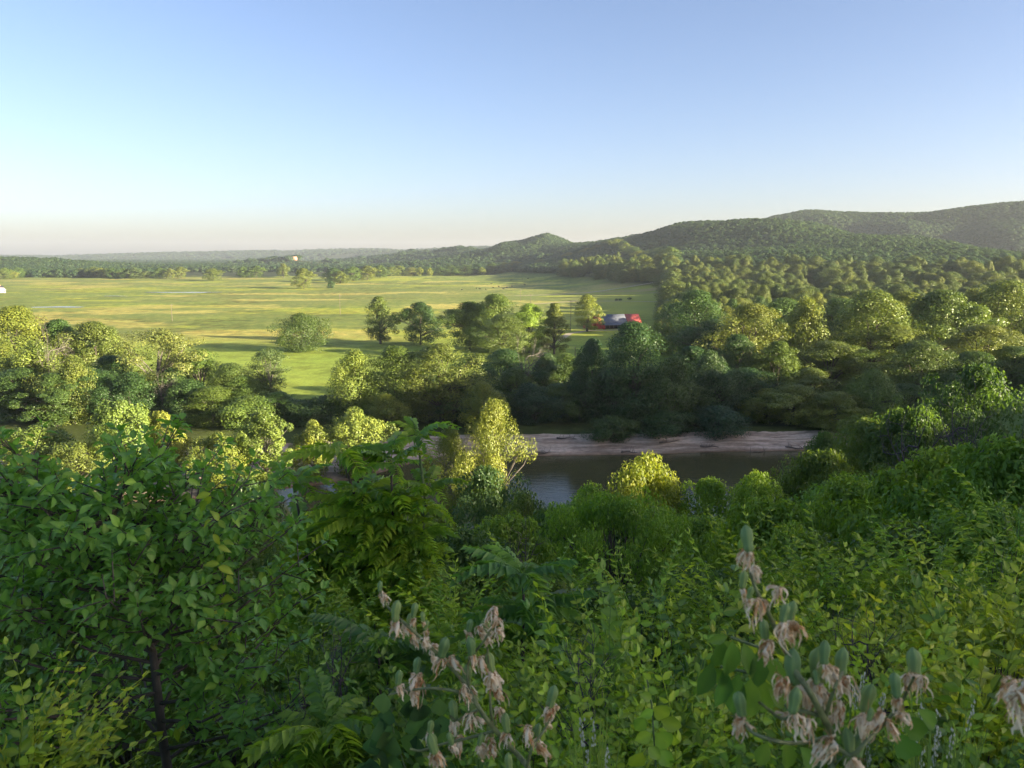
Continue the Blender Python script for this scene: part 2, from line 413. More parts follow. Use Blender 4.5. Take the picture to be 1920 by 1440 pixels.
def rsphere(g, n_): return norm(g.normal(size=(n_, 3)))
PROF = {
    'round': lambda u: np.sqrt(np.clip(1 - (2 * u - 0.9) ** 2 / 1.22, 0.02, 1)),
    'oval': lambda u: np.clip(np.sin(math.pi * np.clip(u * 0.92 + 0.06, 0, 1)) ** 0.6, 0.12, 1),
    'spread': lambda u: np.clip(0.55 + 0.6 * u, 0, 1) * np.sqrt(np.clip(1 - u ** 4.5, 0.03, 1)),
    'cone': lambda u: np.clip(1.2 * (1 - u) ** 0.62, 0.05, 1),
    'column': lambda u: np.clip(0.75 + 0.3 * np.sin(u * 5), 0, 1) * np.sqrt(np.clip(1 - u ** 3, 0.04, 1)),
    'vase': lambda u: np.clip(0.25 + 1.1 * u, 0, 1) * np.sqrt(np.clip(1 - u ** 5, 0.05, 1)),
}
def make_tree(name, seed, H, W, base, shape, puffs, per, leaf, aspect=0.6, pr=(0.08, 0.16), limbs=24, trunk_r=None, droop=0.0, squash=0.75, lean=0.0, inner=0.35, T=T_QUAD, bark=BARK, depth=2.0, up=0.25, boughs=0, nrand=0.42, mat=None):
    g = np.random.default_rng(seed)
    u = g.random(puffs) ** 0.85
    u[:6] = np.linspace(0.75, 0.98, 6)
    th = g.random(puffs) * 2 * math.pi
    ph = g.random(8) * 6.28
    lob = 1 + 0.20 * np.sin(2 * th + ph[0] + 3 * u) + 0.16 * np.sin(3 * th + ph[1] - 5 * u) + 0.10 * np.sin(5 * th + ph[2] + 9 * u)
    prad = W * g.uniform(*pr, puffs)
    if boughs:                        # foliage gathers on boughs, with gaps between them
        bu = ((g.permutation(boughs) + g.uniform(0.2, 0.8, boughs)) / boughs) ** 0.9; bt = np.arange(boughs) * 2.4 + g.uniform(-0.5, 0.5, boughs); bu[0] = 0.95
        bi = g.integers(0, boughs, puffs); keep = g.random(puffs) < 0.66
        u = np.where(keep, np.clip(bu[bi] + g.normal(size=puffs) * 0.15, 0.02, 0.99), u); th = np.where(keep, bt[bi] + g.normal(size=puffs) * 0.42, th)
        lob = (1 + 0.20 * np.sin(2 * th + ph[0] + 3 * u) + 0.14 * np.sin(3 * th + ph[1] - 5 * u)) * np.where(keep, g.uniform(0.85, 1.25, boughs)[bi], 0.8)
    rr = np.maximum(W / 2 * PROF[shape](u) * lob - prad * 0.6, 0.02 * W) * np.sqrt(g.uniform(inner, 1, puffs))
    zb = H * base; cz = zb + (H - zb) * u - prad * 0.6
    cz = np.minimum(cz, H - prad * 0.75)
    cen = np.c_[rr * np.cos(th), rr * np.sin(th), cz]
    cen[:, 0] += lean * cz
    n_ = puffs * per
    pi = np.repeat(np.arange(puffs), per)
    d = rsphere(g, n_)
    rad = prad[pi] * (0.45 + 0.65 * np.sqrt(g.random(n_)))
    pos = cen[pi] + d * rad[:, None] * np.array([1, 1, squash])
    if boughs:
        kz = H / np.percentile(pos[:, 2], 99.7); kr = (W / 2) / np.percentile(np.hypot(pos[:, 0], pos[:, 1]), 95)
        pos = pos * np.array([kr, kr, kz]); cen = cen * np.array([kr, kr, kz])
    out = norm(np.c_[cen[pi][:, :2], (cen[pi][:, 2:] - (zb + 0.45 * (H - zb)))])
    nrm_ = norm(d * 0.75 + out * 0.35 + np.array([0, 0, up]) + g.normal(size=(n_, 3)) * nrand)
    ax = norm(np.cross(nrm_, g.normal(size=(n_, 3))) + np.array([0, 0, -droop]))
    ptint = g.uniform(0.2, 0.8, puffs)
    tint = np.clip(ptint[pi] + g.normal(size=n_) * 0.16, 0, 1)
    L = leaf * g.uniform(0.65, 1.3, n_)
    cb = MB(); bake(cb, T, pos - ax * L[:, None] * 0.5, ax, nrm_, L, L * aspect, tint)
    tr = trunk_r or H * 0.018
    tb = MB()
    K = 8; zz = np.linspace(-depth, zb + 0.55 * (H - zb), K)
    tp = np.c_[lean * zz + 0.02 * H * np.sin(zz / H * 5 + ph[3]) * np.clip(zz / H, 0, 1), 0.02 * H * np.sin(zz / H * 4 + ph[4]) * np.clip(zz / H, 0, 1), zz]
    tb.tube(tp, tr * np.linspace(1.35, 0.35, K) ** 1.0, 8)
    for i in np.argsort(-rr)[: limbs // 2].tolist() + g.integers(0, puffs, limbs - limbs // 2).tolist():
        k = int(np.clip(K * (0.35 + 0.5 * (cen[i, 2] / H)), 2, K - 1)); a = tp[k - 1]; c_ = cen[i]
        if c_[2] < a[2]: a = tp[max(2, k - 3)]
        m1 = a * 0.6 + c_ * 0.4 + np.array([0, 0, 0.04 * H]) + g.normal(size=3) * 0.012 * H
        m2 = a * 0.25 + c_ * 0.75 + np.array([0, 0, 0.02 * H]) + g.normal(size=3) * 0.012 * H
        tb.tube([a, m1, m2, c_], tr * np.array([0.42, 0.28, 0.18, 0.06]), 5)
    return dict(name=name, H=H, W=W, crown=cb.mesh(name + '_crown', mat or LEAF), trunk=tb.mesh(name + '_trunk', bark))

P = {}
P['round'] = make_tree('round', 1, 20, 18, 0.12, 'round', 110, 227, 0.44, boughs=13)
P['oak'] = make_tree('oak', 2, 16, 26, 0.08, 'round', 130, 227, 0.44, boughs=24, squash=0.7, trunk_r=0.55)
P['oval'] = make_tree('oval', 3, 24, 15, 0.12, 'oval', 110, 227, 0.44, boughs=13)
P['tall'] = make_tree('tall', 4, 27, 17, 0.10, 'spread', 120, 227, 0.44, boughs=13, pr=(0.07, 0.15))
P['lumpy'] = make_tree('lumpy', 5, 25, 19, 0.08, 'oval', 75, 350, 0.44, boughs=9, pr=(0.11, 0.19), inner=0.5)
P['airy'] = make_tree('airy', 6, 24, 16, 0.22, 'vase', 80, 183, 0.44, boughs=13, pr=(0.06, 0.13), limbs=44, inner=0.2, bark=GREYBARK, trunk_r=0.26)
P['narrow'] = make_tree('narrow', 7, 20, 9, 0.08, 'column', 75, 210, 0.42, boughs=11, pr=(0.13, 0.22))
P['poplar'] = make_tree('poplar', 8, 22, 12, 0.10, 'oval', 80, 227, 0.42, boughs=11, pr=(0.10, 0.17), squash=1.5, inner=0.55, up=0.1)
P['pine'] = make_tree('pine', 9, 20, 12, 0.10, 'cone', 110, 120, 0.6, aspect=0.28, pr=(0.09, 0.15), limbs=60, inner=0.3, squash=0.5)
P['drape'] = make_tree('drape', 10, 22, 15, 0.02, 'oval', 110, 227, 0.42, boughs=11, squash=1.6, droop=0.8, pr=(0.07, 0.13))
P['bank'] = make_tree('bank', 12, 8, 11, 0.0, 'round', 70, 210, 0.36, boughs=9, pr=(0.10, 0.2), trunk_r=0.15)
P['syc'] = make_tree('syc', 13, 20, 15, 0.06, 'oval', 95, 201, 0.46, boughs=14, aspect=0.75, pr=(0.06, 0.12), squash=1.25, inner=0.25, limbs=40, bark=GREYBARK, up=0.05)
P['sycb'] = make_tree('sycb', 14, 16, 17, 0.05, 'vase', 95, 201, 0.46, boughs=14, aspect=0.75, pr=(0.06, 0.12), squash=1.2, inner=0.2, limbs=40, bark=GREYBARK, up=0.05)
P['syct'] = make_tree('syct', 15, 30, 15, 0.42, 'vase', 85, 360, 0.25, boughs=10, aspect=0.75, pr=(0.06, 0.12), squash=1.25, inner=0.25, limbs=40, bark=GREYBARK, up=0.05)
# trees of the slope, seen from nearer: smaller leaves
P['slope'] = make_tree('slope', 21, 10, 10, 0.05, 'round', 150, 200, 0.20, aspect=0.55, pr=(0.05, 0.10), depth=3, mat=SLOPELEAF, boughs=20, nrand=0.6)
P['slopeb'] = make_tree('slopeb', 22, 11, 9, 0.05, 'spread', 150, 200, 0.20, aspect=0.55, pr=(0.05, 0.10), squash=0.9, depth=3, mat=SLOPELEAF, boughs=17, nrand=0.6)
P['umbrella'] = make_tree('umbrella', 23, 9, 11, 0.68, 'spread', 120, 150, 0.19, aspect=0.45, pr=(0.045, 0.085), limbs=80, squash=0.6, boughs=22, nrand=0.6, depth=3, mat=SLOPELEAF, trunk_r=0.17)
P['cedar'] = make_tree('cedar', 24, 9, 4.5, 0.03, 'cone', 120, 170, 0.16, aspect=0.3, pr=(0.07, 0.13), depth=3, mat=SLOPELEAF)
P['weep'] = make_tree('weep', 25, 9, 10, 0.06, 'round', 150, 200, 0.23, aspect=0.40, pr=(0.045, 0.09), droop=0.3, squash=0.8, depth=3, mat=SLOPELEAF, boughs=22, nrand=0.6)

def bare_tree(name, seed, H, W, n1=9, n2=6, n3=4, bark=GREYBARK, r=None, depth=2.0):
    g = np.random.default_rng(seed); tb = MB(); r = r or H * 0.012
    zz = np.linspace(-depth, H * 0.7, 8)
    tp = np.c_[0.03 * H * np.sin(zz / H * 5), 0.03 * H * np.cos(zz / H * 4), zz]
    tb.tube(tp, r * np.linspace(1.3, 0.4, 8), 7)
    def sub(a, d, L, rr, lev):
        p = [a]
        for k in range(4):
            d = norm(d + g.normal(size=3) * 0.22 + np.array([0, 0, 0.08])); p.append(p[-1] + d * L / 4)
        tb.tube(p, rr * np.linspace(1, 0.35, 5), 4 if lev else 5)
        if lev < 2:
            for _ in range([n2, n3][lev]):
                i = g.integers(1, 5); d2 = norm(d + g.normal(size=3) * 0.75)
                sub(p[i], d2, L * g.uniform(0.35, 0.6), rr * 0.45, lev + 1)
    for _ in range(n1):
        i = g.integers(3, 8); th = g.random() * 6.28
        d = norm(np.array([math.cos(th) * W / H * 1.4, math.sin(th) * W / H * 1.4, g.uniform(0.3, 1.0)]))
        sub(tp[i], d, H * g.uniform(0.3, 0.5), r * 0.5, 0)
    return tb.mesh(name, bark)
DEAD = bare_tree('dead_tree', 31, 16, 10)
TWIGGY = bare_tree('twiggy', 32, 7, 9, 12, 7, 5, plain_mat('purple_twig', (0.085, 0.07, 0.075), 0.85), r=0.09)

def plant_tree(kind, x, y, hgt_m, wid_m, color, label, name='broadleaf_tree', cat='tree', group=None, rz=None, sink=0.0, g=rng):
    p = P[kind]; z = hgt(x, y) - sink
    t = thing(name, label, cat, (x, y, z), g.random() * 6.28 if rz is None else rz, group, (wid_m / p['W'], wid_m / p['W'], (hgt_m + sink) / p['H']))
    link('trunk', p['trunk'], t)
    link('crown', p['crown'], t, kind='stuff', color=color)
    return t
def tree_px(kind, px, top, wpx, Y, color, label, **kw):
    p = at_y(px, top, Y); s = m_per_px(px, top, Y)
    h = p[2] - hgt(p[0], Y); wm_ = wpx * s
    if kind in ('slope', 'slopeb', 'weep') : wm_ = max(wm_, (0.75 if Y < 45 else 0.48) * h)
    return plant_tree(kind, p[0], Y, max(h, 2.0), wm_, color, label, **kw)

# colours of foliage, with sunlit yellow and shaded dark tones put into some
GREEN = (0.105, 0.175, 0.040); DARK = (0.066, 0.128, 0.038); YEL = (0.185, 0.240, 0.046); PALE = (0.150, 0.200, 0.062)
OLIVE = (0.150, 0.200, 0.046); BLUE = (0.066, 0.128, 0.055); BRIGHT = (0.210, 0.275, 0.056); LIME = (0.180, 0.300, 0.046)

# --- trees along the far bank, from the left
ORD_ = ['first', 'second', 'third', 'fourth', 'fifth', 'sixth', 'seventh', 'eighth', 'ninth', 'tenth'] + [f'{i}th' for i in range(11, 60)]
bank = [
 ('lumpy', 22, 575, 170, 262, YEL, 'tall yellow-green tree at the left picture edge, rising highest there above the bank'),
 ('round', 108, 600, 130, 268, GREEN, 'dark-topped tree behind the vine-hung tree near the left edge'),
 ('round', 172, 604, 150, 262, OLIVE, 'round olive tree standing just left of the tall pale sycamore, against the meadow'),
 ('drape', 62, 640, 150, 214, YEL, 'vine-hung yellow-green tree with bare twigs, low at the left edge'),
 ('drape', 128, 668, 110, 203, OLIVE, 'vine-wrapped tree right of the dead twigs at the left edge'),
 ('lumpy', 205, 668, 120, 222, DARK, 'dark shaded tree under the round olive one at left'),
 ('airy', 290, 618, 150, 216, PALE, 'tall pale airy sycamore with a bare grey trunk above the left sandbar'),
 ('oval', 372, 655, 110, 226, GREEN, 'mid-green tree right of the pale airy sycamore'),
 ('drape', 352, 712, 120, 206, DARK, 'dark leafy tree in shade below the mid-green one right of the sycamore'),
 ('lumpy', 432, 682, 120, 214, OLIVE, 'lumpy olive tree left of the slim feathery tree, in front of the meadow'),
 ('airy', 503, 654, 90, 222, PALE, 'slim feathery pale tree reaching into the dark meadow strip'),
 ('bank', 470, 742, 130, 200, GREEN, 'low bushy tree under the slim feathery tree on the far bank'),
 ('bank', 562, 752, 120, 204, DARK, 'low dark bushy tree at the gap where meadow shows, left one'),
 ('bank', 618, 742, 110, 202, DARK, 'low dark bushy tree at the gap where meadow shows, right one'),
 ('poplar', 664, 658, 92, 202, BRIGHT, 'slender sunlit yellow tree standing right of the meadow gap'),
 ('lumpy', 742, 650, 130, 204, GREEN, 'lumpy green tree with sunlit tufts right of the slender yellow tree'),
 ('tall', 826, 645, 140, 203, OLIVE, 'tall tree with layered sunlit branches above the sandbar gap'),
 ('poplar', 722, 740, 90, 194, YEL, 'short sunlit tree in front of the lumpy green one'),
 ('drape', 880, 668, 110, 216, DARK, 'dark tree filling the shade right of the layered one'),
 ('poplar', 905, 716, 84, 190, YEL, 'small sunlit yellow tree in front of the dark trees, middle of the far bank'),
 ('lumpy', 945, 655, 120, 236, DARK, 'dark tree left of the grey bare tree'),
 ('oval', 1022, 662, 90, 225, BLUE, 'dark tree right of the grey bare tree, below the pine'),
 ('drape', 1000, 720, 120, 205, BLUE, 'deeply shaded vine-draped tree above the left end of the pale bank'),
 ('drape', 1088, 690, 90, 207, DARK, 'hanging vine-covered tree forming a dark column above the pale bank'),
 ('round', 1112, 636, 100, 212, DARK, 'dark tree under the red barn, left of the big dark tree'),
 ('lumpy', 1190, 605, 165, 202, DARK, 'big dark tree with sunlit yellow tufts, tallest right of the barn'),
 ('drape', 1262, 672, 120, 200, DARK, 'dark draped tree leaning over the river, right of the tufted big tree'),
 ('bank', 1146, 780, 90, 189, DARK, 'dark rounded bush hanging over the pale bank to the water'),
 ('bank', 1248, 770, 110, 192, DARK, 'dark bush overhanging the bank right of the rounded one'),
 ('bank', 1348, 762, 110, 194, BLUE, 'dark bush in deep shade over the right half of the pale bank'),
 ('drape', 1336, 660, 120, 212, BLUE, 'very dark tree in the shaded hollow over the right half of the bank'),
 ('tall', 1412, 570, 150, 246, OLIVE, 'tall tree with sunlit right side at the near edge of the right wood'),
 ('lumpy', 1305, 545, 150, 330, GREEN, 'round-topped tree right of the barn with a sunlit rim'),
 ('poplar', 1512, 560, 95, 262, YEL, 'upright poplar with sunlit top and bare twigs at its right, in the right wood'),
 ('lumpy', 1640, 546, 190, 262, YEL, 'broad sunlit tree, largest in the near part of the right wood'),
 ('tall', 1560, 640, 150, 232, OLIVE, 'sunlit layered tree in front of the upright poplar'),
 ('round', 1490, 722, 150, 203, YEL, 'rounded sunlit willow-like tree over the right end of the pale bank'),
 ('round', 1570, 735, 140, 200, YEL, 'sunlit rounded tree hiding the right end of the bank'),
 ('oak', 1640, 694, 130, 205, BRIGHT, 'small bright yellow-green rounded tree with a leaning trunk, right of the bank'),
 ('lumpy', 1730, 640, 160, 222, OLIVE, 'lumpy sunlit tree below the broad right-hand trees'),
 ('round', 1770, 545, 180, 275, YEL, 'broad sunlit tree right of the largest one in the right wood'),
 ('lumpy', 1890, 528, 170, 300, YEL, 'sunlit tree at the right picture edge, top of the near wood'),
 ('tall', 1850, 610, 170, 240, OLIVE, 'half-shaded tree at the right edge below the sunlit tops'),
 ('lumpy', 1385, 628, 110, 232, DARK, 'dark tree left of the upright poplar, under the sunlit crown'),
 ('oval', 1460, 640, 110, 226, GREEN, 'green tree between the tall edge tree and the poplar'),
]
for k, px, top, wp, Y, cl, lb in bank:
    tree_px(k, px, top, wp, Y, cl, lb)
g = np.random.default_rng(41)
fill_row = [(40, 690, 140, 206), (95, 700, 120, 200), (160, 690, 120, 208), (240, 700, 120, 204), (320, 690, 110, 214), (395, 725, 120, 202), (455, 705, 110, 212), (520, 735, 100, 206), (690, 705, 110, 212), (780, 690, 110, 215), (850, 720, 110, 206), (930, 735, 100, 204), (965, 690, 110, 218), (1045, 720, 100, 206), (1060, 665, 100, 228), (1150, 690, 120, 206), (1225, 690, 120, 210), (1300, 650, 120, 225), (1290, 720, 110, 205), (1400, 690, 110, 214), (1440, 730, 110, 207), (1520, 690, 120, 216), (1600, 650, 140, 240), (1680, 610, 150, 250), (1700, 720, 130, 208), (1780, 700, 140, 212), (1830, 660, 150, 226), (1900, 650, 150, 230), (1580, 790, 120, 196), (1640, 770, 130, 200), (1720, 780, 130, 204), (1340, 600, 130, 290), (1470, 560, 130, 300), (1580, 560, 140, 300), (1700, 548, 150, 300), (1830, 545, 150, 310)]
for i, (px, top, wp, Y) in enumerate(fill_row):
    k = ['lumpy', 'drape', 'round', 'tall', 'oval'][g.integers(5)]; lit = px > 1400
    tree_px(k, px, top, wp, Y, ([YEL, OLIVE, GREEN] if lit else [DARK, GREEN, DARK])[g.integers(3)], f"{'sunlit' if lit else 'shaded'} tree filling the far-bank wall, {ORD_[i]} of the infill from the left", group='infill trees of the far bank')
for px, top, Y, lb, s in [(985, 640, 222, 'grey leafless dead tree among the dark trees of the far bank', 0.7), (85, 622, 211, 'bare tan dead branches sticking out of the vine-hung tree at left', 0.45), (300, 705, 206, 'broken pale dead trunk below the airy sycamore', 0.6)]:
    p = at_y(px, top, Y); z = hgt(p[0], Y)
    o = link('dead_tree', DEAD, None, (p[0], Y, z)); k = (p[2] - z) / 15.5; o.scale = (k * s, k * s, k); tag(o, lb, 'dead tree')

# --- sandbar and near-bank trees
bar = [
 ('sycb', 222, 752, 130, 158, BRIGHT, 'bright sunlit sycamore on the left sandbar, leftmost of the yellow row'),
 ('syc', 300, 772, 90, 162, BRIGHT, 'sunlit sapling on the left sandbar between the two broad yellow ones'),
 ('sycb', 405, 815, 120, 152, YEL, 'lower half-shaded sycamore in the middle of the left sandbar'),
 ('syc', 492, 772, 110, 156, BRIGHT, 'bright yellow sycamore on the sandbar, tallest left of the feathery green tree'),
 ('syc', 585, 790, 90, 160, BRIGHT, 'yellow sapling directly right of the tallest sandbar sycamore'),
 ('sycb', 668, 768, 130, 163, BRIGHT, 'bright yellow sycamore rising behind the feathery fronds'),
 ('sycb', 60, 800, 150, 160, YEL, 'yellow-green tree on the sandbar at the left picture edge'),
 ('sycb', 140, 830, 120, 152, OLIVE, 'olive bushy tree on the sandbar beside the left edge one'),
 ('syct', 846, 802, 100, 89, YEL, 'shorter of the two sunlit sycamores before the river, left one'),
 ('syct', 928, 752, 135, 86, YEL, 'tall sunlit yellow sycamore standing alone before the brown river'),
]
for k, px, top, wp, Y, cl, lb in bar:
    tree_px(k, px, top, wp, Y, cl, lb, name='sycamore_tree')
print('trees built')

# --- single trees and groves of the meadow: (kind, px, top, width, base row, colour, label)
def tree_on(kind, px, top, base, wpx, color, label, **kw):
    b_ = at_z(px, base, 0.3); return tree_px(kind, px, top, wpx, b_[1], color, label, **kw)
field = [
 ('oak', 563, 588, 657, 112, (0.082, 0.130, 0.030), 'broad dome-shaped oak standing alone on the bright meadow'),
 ('oval', 711, 556, 644, 68, OLIVE, 'upright tree, left of the pair standing on the meadow'),
 ('round', 787, 567, 646, 84, DARK, 'dark round tree, right of the pair standing on the meadow'),
 ('round', 880, 566, 655, 110, GREEN, 'left tree of the big clump in the middle of the meadow'),
 ('lumpy', 930, 552, 660, 110, YEL, 'tallest tree of the big clump in the middle of the meadow'),
 ('round', 992, 570, 662, 96, LIME, 'right-hand tree of the big clump, beside the pine'),
 ('lumpy', 945, 590, 672, 120, OLIVE, 'front tree of the big clump in the middle of the meadow'),
 ('pine', 1040, 566, 664, 60, OLIVE, 'feathery tan-green pine right of the big clump'),
 ('oval', 1102, 552, 622, 62, YEL, 'sunlit tree standing over the left end of the red barn'),
 ('round', 568, 503, 541, 42, OLIVE, 'lone tree on the far golf meadow, left of the wide grove'),
 ('round', 637, 508, 532, 38, OLIVE, 'round tree in front of the wide grove'),
 ('bank', 620, 527, 540, 14, DARK, 'small round bush beside the tree before the wide grove'),
 ('round', 625, 502, 529, 44, DARK, 'dark tree at the left end of the wide grove'),
 ('round', 662, 500, 527, 40, GREEN, 'second tree from the left in the wide grove'),
 ('round', 688, 498, 526, 40, OLIVE, 'third tree from the left in the wide grove'),
 ('round', 712, 497, 524, 38, OLIVE, 'fourth tree from the left in the wide grove'),
 ('round', 733, 500, 522, 26, OLIVE, 'right end tree of the wide grove'),
 ('round', 318, 503, 523, 22, OLIVE, 'small tree left of the tan field beyond the golf meadow'),
 ('round', 338, 500, 522, 26, OLIVE, 'small tree in front of the tan field beyond the golf meadow'),
 ('round', 398, 503, 526, 42, OLIVE, 'squat tree right of the tan field opening'),
 ('round', 455, 500, 520, 36, GREEN, 'dark tree left in the row above the shaded green'),
 ('round', 480, 498, 520, 36, GREEN, 'middle tree of the row above the shaded green'),
 ('poplar', 530, 494, 520, 26, OLIVE, 'pointed tree right in the row above the shaded green'),
 ('poplar', 787, 501, 520, 14, YEL, 'small sunlit tree before the far treeline, left of three'),
 ('poplar', 806, 502, 520, 12, YEL, 'small sunlit tree before the far treeline, middle of three'),
 ('poplar', 903, 501, 519, 16, YEL, 'small sunlit tree before the far treeline, right of three'),
]
for k, px, top, base, wp, cl, lb in field:
    tree_on(k, px, top, base, wp, cl, lb)

# --- the wood right of the river: ranks of single trees, nearest first
g = np.random.default_rng(77)
KN = ['round', 'lumpy', 'tall', 'oval', 'poplar', 'round', 'lumpy', 'drape']
PALN = {0: ('mid-green', GREEN), 1: ('olive', OLIVE), 2: ('yellow-green', YEL), 3: ('dark green', DARK), 4: ('pale green', PALE)}
ORD = ['first', 'second', 'third', 'fourth', 'fifth', 'sixth', 'seventh', 'eighth', 'ninth', 'tenth', 'eleventh', 'twelfth', 'thirteenth', 'fourteenth', 'fifteenth', 'sixteenth', 'seventeenth', 'eighteenth', 'nineteenth', 'twentieth', 'twenty-first', 'twenty-second', 'twenty-third', 'twenty-fourth']
SHN = {'round': 'rounded', 'lumpy': 'lumpy', 'tall': 'spreading', 'oval': 'oval', 'poplar': 'upright', 'drape': 'drooping'}
yr = 285.0; rank = 0; nfor = 0
while nfor < 150:
    x = 0.185 * yr + 6 if yr > 330 else 0.30 * yr
    x += g.uniform(0, 6); k = 0
    while x < 0.70 * yr + 8:
        kd = KN[g.integers(len(KN))]; cn, cl = PALN[g.choice(5, p=[0.22, 0.28, 0.28, 0.10, 0.12])]
        h = g.uniform(16, 23); wd = g.uniform(12, 17)
        plant_tree(kd, x + g.normal() * 1.5, yr + g.normal() * 4, h, wd, cl, f'{SHN[kd]} {cn} tree, {ORD[min(k, 23)]} from the left in the {ORD[rank]} rank of the right wood', group='trees of the right wood', g=g)
        x += wd * g.uniform(0.62, 0.85); k += 1; nfor += 1
    yr += 17 + yr * 0.012; rank += 1
Y_IND = yr
# front rows of the far treelines
def edge_row(pts, n_, lab, grp, hmin, hmax, g=g):
    q = np.array([at_z(px, py, 0.3) for px, py in pts])
    s = np.r_[0, np.cumsum(np.hypot(*np.diff(q[:, :2], axis=0).T))]
    for i, t in enumerate(np.linspace(0, s[-1], n_)):
        x = np.interp(t, s, q[:, 0]) + g.normal() * 2; y = np.interp(t, s, q[:, 1]) + g.uniform(0, 12)
        kd = KN[g.integers(len(KN))]; cn, cl = PALN[g.choice(5, p=[0.3, 0.25, 0.1, 0.25, 0.1])]
        plant_tree(kd, x, y, g.uniform(hmin, hmax), s[-1] / n_ * g.uniform(1.15, 1.5), cl, lab % ORD[min(i, 23)] if n_ <= 24 else lab % (ORD[i] if i < 24 else '%dth' % (i + 1)), group=grp, g=g)
edge_row([(-5, 524), (60, 520), (140, 520), (215, 523), (298, 523)], 22, 'tree at the edge of the left treeline behind the golf meadow, %s from the left', 'front trees of the left treeline', 15, 23)
edge_row([(745, 518.5), (860, 518), (960, 517), (1080, 517.5), (1150, 520), (1200, 525), (1250, 531), (1262, 545)], 40, 'tree at the front of the treeline closing the far meadow, %s from the left', 'front trees of the far treeline', 17, 24)

CLEAR = []
for px, py, Y in [(1078, 460, 2330), (1128, 452, 2140), (1142, 451, 2130)]:
    p = at_y(px, py, Y); CLEAR.append((p[0], Y, 17))
# --- far woods, too far to tell the trees apart
def wood_proto(name, seed, kind_):
    t = make_tree(name, seed, 13, 14, 0.0, kind_, 30, 60, 1.15, aspect=0.85, pr=(0.13, 0.24), limbs=4, inner=0.5, nrand=0.25, up=0.35)
    t['crown'].materials.clear(); t['crown'].materials.append(WOODLEAF)
    return t['crown']
protos = bpy.data.collections.new('wood_trees')
for i, kd in enumerate(['round', 'oval', 'round', 'spread', 'round', 'oval', 'spread']):
    protos.objects.link(bpy.data.objects.new('wood_tree', wood_proto('wood_tree', 50 + i, kd)))
protos2 = bpy.data.collections.new('valley_trees')
for kd in ('round', 'lumpy', 'tall', 'round', 'lumpy', 'drape'):
    m2 = P[kd]['crown'].copy(); co = np.empty(len(m2.vertices) * 3, np.float32); m2.vertices.foreach_get('co', co)
    co = co.reshape(-1, 3) * np.array([13 / P[kd]['W'], 13 / P[kd]['W'], 14 / P[kd]['H']], np.float32); m2.vertices.foreach_set('co', np.ascontiguousarray(co).ravel())
    m2.materials.clear(); m2.materials.append(LITLEAF); protos2.objects.link(bpy.data.objects.new('valley_tree', m2))
def gn_scatter(coll):
    ng = bpy.data.node_groups.new('scatter_trees', 'GeometryNodeTree'); ng.is_modifier = True
    ng.interface.new_socket('Geometry', in_out='INPUT', socket_type='NodeSocketGeometry')
    ng.interface.new_socket('Geometry', in_out='OUTPUT', socket_type='NodeSocketGeometry')
    gi = ng.nodes.new('NodeGroupInput'); go = ng.nodes.new('NodeGroupOutput')
    ci = ng.nodes.new('GeometryNodeCollectionInfo'); ci.inputs['Collection'].default_value = coll
    ci.inputs['Separate Children'].default_value = True; ci.inputs['Reset Children'].default_value = True
    ip = ng.nodes.new('GeometryNodeInstanceOnPoints'); ip.inputs['Pick Instance'].default_value = True
    a = ng.nodes.new('GeometryNodeInputNamedAttribute'); a.data_type = 'FLOAT_VECTOR'; a.inputs['Name'].default_value = 'rot'
    s = ng.nodes.new('GeometryNodeInputNamedAttribute'); s.data_type = 'FLOAT_VECTOR'; s.inputs['Name'].default_value = 'scl'
    L = ng.links.new
    L(gi.outputs[0], ip.inputs['Points']); L(ci.outputs[0], ip.inputs['Instance'])
    L(a.outputs[0], ip.inputs['Rotation']); L(s.outputs[0], ip.inputs['Scale']); L(ip.outputs[0], go.inputs[0])
    return ng
NG = gn_scatter(protos); NG2 = gn_scatter(protos2)
def wood(name, label, x, y, hs, ws, g=g, ng=None):
    z = height(x, y) - 0.4; n_ = len(x)
    me = bpy.data.meshes.new(name); me.vertices.add(n_)
    me.vertices.foreach_set('co', np.c_[x, y, z].astype(np.float32).ravel())
    a = me.attributes.new('rot', 'FLOAT_VECTOR', 'POINT'); a.data.foreach_set('vector', np.c_[np.zeros(n_), np.zeros(n_), g.random(n_) * 6.28].astype(np.float32).ravel())
    s = g.uniform(*ws, n_) / 13; h = g.uniform(*hs, n_) / 14
    a = me.attributes.new('scl', 'FLOAT_VECTOR', 'POINT'); a.data.foreach_set('vector', np.c_[s, s, h].astype(np.float32).ravel())
    o = link(name, me, kind='stuff'); o['label'] = label; o['category'] = 'wood'
    m = o.modifiers.new('trees', 'NODES'); m.node_group = ng or NG
    return o
def jgrid(x0, x1, y0, y1, sp_):
    X, Y = np.meshgrid(np.arange(x0, x1, sp_), np.arange(y0, y1, sp_)); X = X.ravel().astype(float); Y = Y.ravel().astype(float)
    return X + g.uniform(-0.45, 0.45, len(X)) * sp_, Y + g.uniform(-0.45, 0.45, len(X)) * sp_
